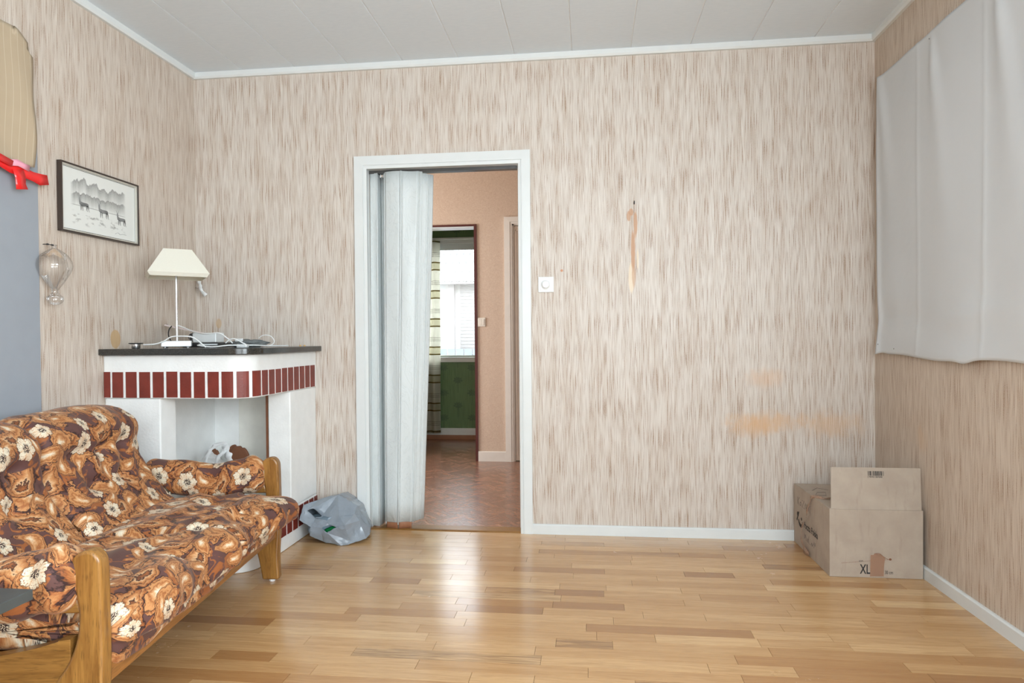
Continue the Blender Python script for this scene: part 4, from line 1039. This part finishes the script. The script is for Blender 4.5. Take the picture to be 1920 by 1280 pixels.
obj('drawing', box_bm((.002, .010, -W2+.0075, W2-.0075, -H2+.0075, H2-.0075)), M['drawing'], pf)
M['pencil_grey'] = plain('pencil_grey', (.20, .20, .195), .8, var=.4)
deer = [[(0, .55), (.10, .62), (.12, .80), (.08, .86), (.13, .92), (.20, .90), (.22, .78), (.24, .64), (.40, .60), (.75, .60), (.86, .56), (.88, .44), (.84, .34), (.70, .36), (.45, .33), (.26, .36), (.14, .42)]]
legs = [[(.22, .40), (.26, .20), (.24, .0), (.27, 0), (.30, .2), (.30, .40)], [(.34, .38), (.38, .2), (.40, .0), (.43, 0), (.42, .2), (.42, .38)], [(.68, .40), (.74, .24), (.70, .12), (.78, .0), (.81, 0), (.75, .13), (.79, .25), (.80, .42)], [(.80, .42), (.86, .26), (.86, .12), (.93, .0), (.96, .0), (.90, .13), (.91, .27), (.87, .45)],
        [(.12, .90), (.05, 1.0), (.02, 1.12), (.035, 1.12), (.08, 1.0), (.15, .92)], [(.17, .91), (.22, 1.0), (.24, 1.12), (.255, 1.12), (.24, .99), (.19, .90)]]
for (a0, b0, sc) in ((.215, .36, .175), (.455, .32, .185), (.70, .27, .175)):
    b = bmesh.new()
    for poly in deer+legs:
        if len(poly) > 10: poly = poly[1:]
        vs2 = [b.verts.new((.0104, -W2+2*W2*(a0+p[0]*sc*.85), -H2+2*H2*b0+p[1]*sc*.36)) for p in poly]
        try: b.faces.new(vs2)
        except Exception: pass
    bmesh.ops.triangulate(b, faces=b.faces)
    o = obj('drawn_deer', b, M['pencil_grey'], pf); solid(o, .0003)
b = tube_bm([(.0105, .095, -.117), (.0105, .115, -.108), (.0105, .130, -.115), (.0105, .150, -.110), (.0105, .175, -.112)], .0006, 4, 3); obj('signature', b, M['pencil_grey'], pf)

# blown glass ornament
gl = thing('glass_ornament', 'clear blown glass bottle ornament hanging upside down under the picture', 'ornament', (XL+.052, -1.130, 1.241))
prof = [(0, .0), (.012, .002), (.026, .010), (.032, .022), (.029, .036), (.017, .046), (.0125, .054), (.0145, .066), (.026, .082), (.044, .110), (.062, .145), (.0675, .168), (.060, .196), (.042, .218), (.020, .234), (.010, .240), (.008, .248), (.011, .254), (0, .256)]
pp = [(p.x, p.y) for p in catmull([(a, b_, 0) for a, b_ in prof], 4)]
pp = [(max(0, a), b_) for a, b_ in pp]; pp[0] = (0, pp[0][1]); pp[-1] = (0, pp[-1][1])
b = lathe_bm(pp, 40)
smooth(obj('vessel', b, M['glass'], gl))
b = tube_bm([(.0, .050, .110), (.0, .068, .135), (.0, .072, .165), (.0, .060, .195), (.0, .058, .225)], lambda t: .007-.003*t, 10, 5); smooth(obj('spout', b, M['glass'], gl))
b = lathe_bm([(0, 0), (.005, .001), (.005, .006), (0, .008)], 12, c=(-.02, -.012, .252)); lathe_bm([(0, 0), (.005, .001), (.005, .006), (0, .008)], 12, b, (-.02, .012, .252)); tube_bm([(-.052, 0, .258), (-.02, -.012, .256), (-.002, 0, .252), (-.02, .012, .256)], .0015, 6, 2, b)
smooth(obj('wire_hook', b, M['ink'], gl), 40)

# curved white wall hook beside the lamp shade
hk = thing('curved_wall_hook', 'small curved white hook on the wall just right of the lamp shade', 'hook', (-2.25, 0, 1.39))
p0 = Vector(hk.location)
ribbon([at(363, 521, y=-.05)-p0, at(371, 525, y=-.055)-p0, at(375, 533, y=-.06)-p0, at(377, 543, y=-.06)-p0, at(386, 554, y=-.055)-p0], .009, 'blade', 'white_plastic', hk, .004)
smooth(obj('peg', tube_bm([(at(367, 539, y=0)-p0), (at(374, 539, y=-.058)-p0)], .005, 10, 1), M['chrome'], hk), 40)

# ------------------------------------------------------------------ white sheet over the right wall window
ws = thing('white_sheet', 'white cloth sheet pinned flat over the right wall', 'sheet', (XR, -1.4, 0))
def sf(a, b):
    y = -.090-2.75*a; z0 = .985-.006*a+.008*math.sin(a*21)+.010*gauss(a-.02, .02)-.012*gauss(a-.30, .02); z1 = 2.392
    z = z0+(z1-z0)*b
    off = .014+.006*noise.noise(Vector((y*2.2, z*1.1, 0)))+.004*noise.noise(Vector((y*6, z*2.5, 4)))
    for yn in (-.12, -.63, -1.10, -1.6):   # pleats fanning from the pins at the top edge
        dz = (2.37-z); s_ = .020+.10*dz
        off += .016*math.exp(-((y-yn+.14*dz)/s_)**2)*math.exp(-dz*1.3)*min(1, dz*6+.2)
    for yc in (-.50, -1.02, -1.55, -2.1): off += .0035*math.exp(-abs(y-yc)/.010)
    off += .018*math.exp(-((z-z0)/.10)**2)*(.55+.45*math.sin(y*7+1)) + .008*math.exp(-((z-z0-.18)/.05)**2)*math.sin(y*5)
    off += .010*gauss(a, .010)
    y += .012*gauss(a, .02)*math.sin(z*4)
    return (-off, y+1.4, z)
o = obj('cloth', grid_bm(260, 120, sf), M['sheet'], ws); solid(o, .0012); smooth(o)
for (yy, zz) in ((-.115, 2.345), (-.110, 2.36), (-.62, 2.36), (-.115, 1.01), (-.118, 1.04), (-.30, 1.02), (-.87, 1.0)):
    smooth(obj('pin', lathe_bm([(0, 0), (.0025, 0), (.0025, .001), (0, .002)], 8, c=(0, 0, 0)), M['ink'], ws)).matrix_local = Matrix.Translation((-.020-.012*(zz < 1.1), yy+1.4, zz)) @ Matrix.Rotation(-PI/2, 4, 'Y')

# ------------------------------------------------------------------ cardboard box
bx = thing('cardboard_box', 'open brown cardboard shipping box with one raised flap in the corner', 'box', (0, 0, 0))
BX0, BX1, BY0, BY1, BH = 1.068, 1.464, -.556, -.020, .305
ct_ = .004
o = obj('front_side', box_bm((BX0, BX1, BY0, BY0+ct_, .001, BH)), M['cardboard'], bx)
obj('left_side', box_bm((BX0, BX0+ct_, BY0+ct_, BY1, .001, BH)), M['cardboard'], bx)
obj('right_side', box_bm((BX1-ct_, BX1, BY0+ct_, BY1, .001, BH)), M['cardboard'], bx)
obj('rear_side', box_bm((BX0+ct_, BX1-ct_, BY1-ct_, BY1, .001, BH)), M['cardboard'], bx)
obj('bottom', box_bm((BX0+ct_, BX1-ct_, BY0+ct_, BY1-ct_, .001, .005)), M['cardboard'], bx)
def flap(pts, name='flap'):
    b = bmesh.new(); b.faces.new([b.verts.new(p) for p in pts]); o = obj(name, b, M['cardboard'], bx); solid(o, ct_, 0); return o
flap([(BX0+.008, BY0+.007, BH-.002), (BX1-.004, BY0+.007, BH-.002), (BX1+.004, BY0+.036, BH+.183), (BX0+.018, BY0+.036, BH+.183)])
flap([(BX0+.002, BY0+.17, BH+.001), (BX0+.002, BY1, BH), (BX0+.20, BY1, BH-.004), (BX0+.20, BY0+.19, BH-.008)])
flap([(BX0+.002, BY0+.004, BH+.001), (BX0+.002, BY0+.168, BH+.001), (BX0+.12, BY0+.180, BH-.006), (BX0+.12, BY0+.004, BH-.016)])
flap([(BX1-.002, BY0+.01, BH), (BX1-.002, BY1, BH), (BX1-.19, BY1, BH-.012), (BX1-.19, BY0+.01, BH-.02)])
def text(s_, size, mat4, m='ink', name='lettering', sx=1.0, par=bx, off=0.0):
    cu = bpy.data.curves.new(name, 'FONT'); cu.body = s_; cu.size = size; cu.extrude = .0002; cu.offset = off; cu.materials.append(M[m])
    o = bpy.data.objects.new(name, cu); C.objects.link(o); o.parent = par; o.data; me = bpy.data.meshes.new_from_object(o.evaluated_get(bpy.context.evaluated_depsgraph_get())); bpy.data.objects.remove(o); o = bpy.data.objects.new(name, me); C.objects.link(o); o.parent = par; o.matrix_local = mat4 @ Matrix.Diagonal((sx, 1, 1, 1)); return o
def frame4(o_, x_, y_):   # origin, right, up
    x_, y_ = Vector(x_), Vector(y_); z_ = x_.cross(y_)
    return Matrix(((x_.x, y_.x, z_.x, o_[0]), (x_.y, y_.y, z_.y, o_[1]), (x_.z, y_.z, z_.z, o_[2]), (0, 0, 0, 1)))
FR = BY0-.0004
text('XL', .060, frame4((1.198, FR, .018), (1, 0, 0), (0, 0, 1)), sx=.60, off=.0008)
text('30 cm', .022, frame4((1.302, FR, .019), (1, 0, 0), (0, 0, 1)), sx=.66)
LX = BX0-.0004
text('Poczta Polska', .046, frame4((LX, -.186, .120), (0, -1, 0), (0, 0, 1)), sx=.83, off=.0006)
def stroke(pts, r, par=bx, m='ink', name='print_mark', sm=4):
    b = tube_bm(pts, r, 4, sm); return obj(name, b, M[m], par)
# postal horn emblem: a crescent with two dots, on the left side
def SL(dy, z): return (LX+.0002, dy, z)
def flat_poly(fn, pts, name, m='ink'):
    b = bmesh.new(); b.faces.new([b.verts.new(fn(*p)) for p in pts]); bmesh.ops.triangulate(b, faces=b.faces); o = obj(name, b, M[m], bx); solid(o, .0004); return o
cr = []
cy_, cz_ = -.135, .138
for i in range(17):
    a_ = PI*1.02+i/16*PI*.98; cr.append((cy_-.043*math.cos(a_), cz_+.034*math.sin(a_)))
for i in range(17):
    a_ = PI*2.0-i/16*PI*.98; cr.append((cy_-.030*math.cos(a_), cz_+.004+.020*math.sin(a_)))
flat_poly(SL, cr, 'horn_emblem')
def circ(c, r, n=14): return [(c[0]+r*math.cos(2*PI*i/n), c[1]+r*.9*math.sin(2*PI*i/n)) for i in range(n)]
flat_poly(SL, circ((-.085, .162), .014), 'horn_emblem'); flat_poly(SL, circ((-.145, .150), .009), 'horn_emblem'); flat_poly(SL, [(-.062, .128), (-.100, .180), (-.108, .176), (-.074, .124)], 'horn_emblem')
# handwriting on the left side and on the top
HW = [[(0, 0), (.0, .04)], [(.028, .042), (.002, .02), (.03, -.004)], [(.05, .0), (.04, .012), (.052, .024), (.064, .012), (.05, 0)], [(.072, .038), (.11, .04), (.075, .0), (.115, .0)], [(.125, .0), (.132, .036), (.145, .008), (.158, .036), (.165, .0)], [(.18, .036), (.18, .0)], [(.205, .038), (.182, .018), (.21, .0)]]
for st_ in HW: stroke([SL(-.085-p[0]*.95, .215+p[1]*.9) for p in st_], .0011, m='pencil', name='handwriting', sm=1)
for st_ in ([(0, 0), (.004, .03), (.015, .008), (.026, .03), (.03, 0)], [(.045, .014), (.06, .018), (.058, .0), (.046, .004), (.06, .016)], [(.075, .035), (.074, .0), (.09, .0)], [(.105, .0), (.118, .016), (.124, .0), (.14, .018)], [(.15, .0), (.152, .03), (.166, .012), (.17, .03)]):
    stroke([SL(-.19-p[0], .062+p[1]) for p in st_], .0010, m='pencil', name='handwriting', sm=2)
for st_ in ([(0, 0), (.03, .05), (.07, .05), (.05, .0), (0, 0)], [(.08, .02), (.11, .07), (.115, .01)], [(.02, .08), (.06, .12), (.10, .09)], [(.12, .05), (.15, .10), (.16, .05)]):
    stroke([(BX0+.02+p[0], -.30+p[1]*1.4, BH+.0028) for p in st_], .0010, m='pencil', name='handwriting', sm=1)
# bar code on the flap with its number
def FLP(x, h): return (x, BY0+.007-.0026+.029*h/.183, BH+h)
rb = random.Random(3); x = 1.243
while x < 1.312:
    w_ = rb.choice((.0012, .002, .0032, .0042)); b = bmesh.new(); b.faces.new([b.verts.new(FLP(*p)) for p in ((x, .148), (min(x+w_, 1.313), .148), (min(x+w_, 1.313), .168), (x, .168))]); o = obj('bar', b, M['ink'], bx); solid(o, .0003); x += w_+rb.choice((.0014, .002, .003))
text('2 90701 007698', .0105, frame4(FLP(1.2405, .139), (1, 0, 0), Vector((0, .157, .988)).normalized()), sx=.92)
# torn perforation, tape patch and scuffs on the front
for k in range(34):
    t_ = k/33; b = box_bm((1.120+.205*t_, 1.1225+.205*t_, FR-.0002, FR+.0003, .062+.022*t_, .0645+.022*t_+(.004 if 11 < k < 15 else 0)))
    obj('perforation', b, M['brown_leather'] if not 11 < k < 15 else M['ink'], bx)
b = bmesh.new(); b.faces.new([b.verts.new((x_, FR-.0003, z_)) for x_, z_ in ((1.240, .006), (1.298, .008), (1.300, .060), (1.305, .090), (1.285, .108), (1.258, .108), (1.256, .103), (1.243, .102))])
o = obj('tape_patch', b, M['box_tape'], bx); solid(o, .0003)
stroke([(1.258, FR-.0005, .108), (1.28, FR-.0005, .110), (1.298, FR-.0005, .096), (1.318, FR-.0005, .084)], .0012, m='brown_leather', name='torn_fibre')
flat_poly(lambda a, b_: (a, FR-.0002, b_), circ((1.326, .085), .006, 8), 'red_mark', 'brown_leather')
# tape strand peeling down the left side
P_ = [at(1558, 934, z=BH+.006), at(1540, 934, z=BH+.006), Vector((BX0-.004, -.330, BH+.002)), Vector((BX0-.010, -.292, .262)), Vector((BX0-.012, -.262, .195)), Vector((BX0-.014, -.215, .140)), Vector((BX0-.012, -.176, .085)), Vector((BX0-.012, -.200, .045)), Vector((BX0-.012, -.230, .022)), Vector((BX0-.010, -.290, .014))]
b = bmesh.new(); Q = catmull(P_, 5); prev = None
for i, p in enumerate(Q):
    t_ = (Q[min(i+1, len(Q)-1)]-Q[max(0, i-1)]).normalized(); side = t_.cross(Vector((-1, 0, .2))).normalized(); a_ = i/len(Q)
    w_ = (.004+.012*max(0, a_-.5)*2*abs(math.sin(a_*9))+.004*(a_ < .4)); A = b.verts.new(p+side*w_+Vector((-.004*math.sin(i*.8), 0, 0))); B = b.verts.new(p-side*w_)
    if prev: b.faces.new((prev[0], A, B, prev[1]))
    prev = (A, B)
o = obj('peeling_tape', b, M['box_tape'], bx); solid(o, .0004); smooth(o)

# ------------------------------------------------------------------ grey plastic bag on the floor
gbg = thing('grey_plastic_bag', 'crumpled grey plastic carrier bag on the floor left of the doorway', 'bag', (-1.385, -.185, .0))
BV = dict(A=(634, 928, -.165), B=(596, 937, -.18), C=(570, 948, -.265), D=(563, 974, -.305), E=(583, 987, -.305), F=(582, 1003, -.305), G=(606, 1015, -.30), H=(640, 1022, -.318), I=(657, 1018, -.30),
          J=(685, 1008, -.24), K=(692, 1001, -.20), L=(693, 987, -.165), M=(681, 964, -.16), N=(671, 950, -.17), O=(657, 940, -.165),
          P=(604, 989, -.318), Q=(632, 989, -.328), q=(614, 998, -.330), t=(619, 984, -.306), R=(636, 968, -.285), S=(664, 964, -.25), T=(668, 948, -.20),
          h=(588, 953, -.248), l=(576, 957, -.270), b=(592, 970, -.278), r=(604, 967, -.25), V=(656, 1013, -.300), W=(646, 984, -.335), X=(673, 976, -.245))
BF = 'ABh BCl Blh CDl Dbl DEb EPb Ptb trb tRr RAr Ahr ART ATO TON RST STM TNM RWS SWX SXM XLM XJL JKL QWR tQR QqW EFP FGP PGq GHq qHV qVW WVX VIJ VJX HIV'.split()
b = bmesh.new(); loc = Vector(gbg.location); vv_ = {}
for k, (px_, py_, yy) in BV.items():
    p = at(px_, py_, y=yy)-loc; p.z = max(p.z, .003); vv_[k] = b.verts.new(p)
for f in BF: b.faces.new([vv_[c_] for c_ in f])
ring = 'ABCDEFGHIJKLMNO'; back = {}
for c_ in ring:
    p = vv_[c_].co; back[c_] = b.verts.new((p.x*.80, .17-.03*abs(p.x)*4, p.z*.92 if p.z > .02 else .002))
for i in range(len(ring)):
    a_, c_ = ring[i], ring[(i+1) % len(ring)]; b.faces.new((vv_[a_], back[a_], back[c_], vv_[c_]))
b.faces.new([back[c_] for c_ in ring])
bmesh.ops.triangulate(b, faces=b.faces); bmesh.ops.subdivide_edges(b, edges=b.edges, cuts=5, use_grid_fill=True)
bmesh.ops.recalc_face_normals(b, faces=b.faces); b.normal_update()
for v in b.verts:
    p = v.co; d = .0045*(1-2.4*abs(noise.noise(p*17)))+.0022*(1-2.4*abs(noise.noise(p*41+Vector((5, 2, 1)))))
    v.co = p+v.normal*d
    if v.co.z < .0015: v.co.z = .0015
o = smooth(obj('body', b, M['grey_bag'], gbg), 19); solid(o, .0008)
b = crumple(4, (.10, .06, .07), 5, 16, amp=.03); bmesh.ops.translate(b, verts=b.verts, vec=(-.03, -.05, .085)); smooth(obj('contents', b, M['blue_bag_inside'], gbg), 30)
# folded rim of the hand hole and the bright pulled edge
obj('hole_rim', tube_bm([at(px_, py_, y=yy)-loc for px_, py_, yy in ((576, 957, -.274), (581, 954, -.265), (588, 953, -.252), (597, 958, -.252), (604, 967, -.256), (598, 970, -.268), (592, 970, -.282))], .0022, 6, 4), M['grey_bag'], gbg)
obj('pulled_edge', tube_bm([at(px_, py_, y=yy)-loc for px_, py_, yy in ((636, 968, -.290), (650, 966, -.275), (664, 964, -.256))], .0022, 6, 4), M['grey_bag'], gbg)
# handle flap draped over the front, with its hand hole
def film(name, corners, nu, nv, bulge, hole, m, seed, par=gbg):
    A, B, Cc, D = [Vector(c)-Vector(par.location) for c in corners]   # bl, br, tr, tl
    nr = (B-A).cross(D-A).normalized()
    if nr.y > 0: nr = -nr
    b = bmesh.new(); V = {}
    for i in range(nu+1):
        for j in range(nv+1):
            a, c = i/nu, j/nv
            p = (A*(1-a)+B*a)*(1-c)+(D*(1-a)+Cc*a)*c
            wv = noise.noise(Vector((a*3+seed, c*3, 0)))*.018+(1-2*abs(noise.noise(Vector((a*5, c*4+seed, 2)))))*.006
            p += nr*(bulge*math.sin(PI*a)*math.sin(PI*min(1, c*1.1))+wv)+(B-A)*.05*math.sin(c*6+seed)*(1 if i in (0, nu) else .3)
            p.z = max(p.z, .003); V[i, j] = b.verts.new(p)
    for i in range(nu):
        for j in range(nv):
            a, c = (i+.5)/nu, (j+.5)/nv
            if hole:
                ha, hc, ra, rc, tl = hole; da, dc = a-ha, c-hc; da, dc = da*math.cos(tl)+dc*math.sin(tl), dc*math.cos(tl)-da*math.sin(tl)
                if (da/ra)**2+(dc/rc)**2 < 1: continue
            b.faces.new((V[i, j], V[i+1, j], V[i+1, j+1], V[i, j+1]))
    if hole:
        db = bmesh.new(); ring = []
        for q in range(20):
            a_ = 2*PI*q/20; da, dc = ra*1.12*math.cos(a_), rc*1.15*math.sin(a_); da, dc = da*math.cos(tl)-dc*math.sin(tl), dc*math.cos(tl)+da*math.sin(tl)
            i_, j_ = min(nu, max(0, round((ha+da)*nu))), min(nv, max(0, round((hc+dc)*nv))); ring.append(db.verts.new(V[i_, j_].co-nr*.0035))
        db.faces.new(ring); bmesh.ops.triangulate(db, faces=db.faces); obj('inner_film', db, M['blue_bag_inside'], par)
    o = obj(name, b, M[m], par); solid(o, .0008); smooth(o, 50); return o
film('bottom_corner', (at(583, 1004, y=-.28), at(622, 1016, y=-.30), at(628, 996, y=-.31), at(590, 990, y=-.29)), 14, 10, .008, None, 'grey_bag', 2.2)
film('bottom_corner', (at(676, 1006, y=-.20), at(690, 1000, y=-.17), at(693, 985, y=-.17), at(680, 990, y=-.20)), 8, 8, .006, None, 'grey_bag', 9.2)
#film('inner_film', (at(580, 976, y=-.315), at(612, 990, y=-.32), at(612, 960, y=-.29), at(580, 950, y=-.27)), 10, 10, .0, None, 'blue_bag_inside', 1.1)
bt = tag(smooth(obj('green_bottle', tube_bm([at(611, 996, y=-.300), at(620, 992, y=-.300), at(634, 988, y=-.295)], .014, 14, 2), M['green_glass'])), 'green bottle glimpsed inside the grey plastic bag', 'bottle')
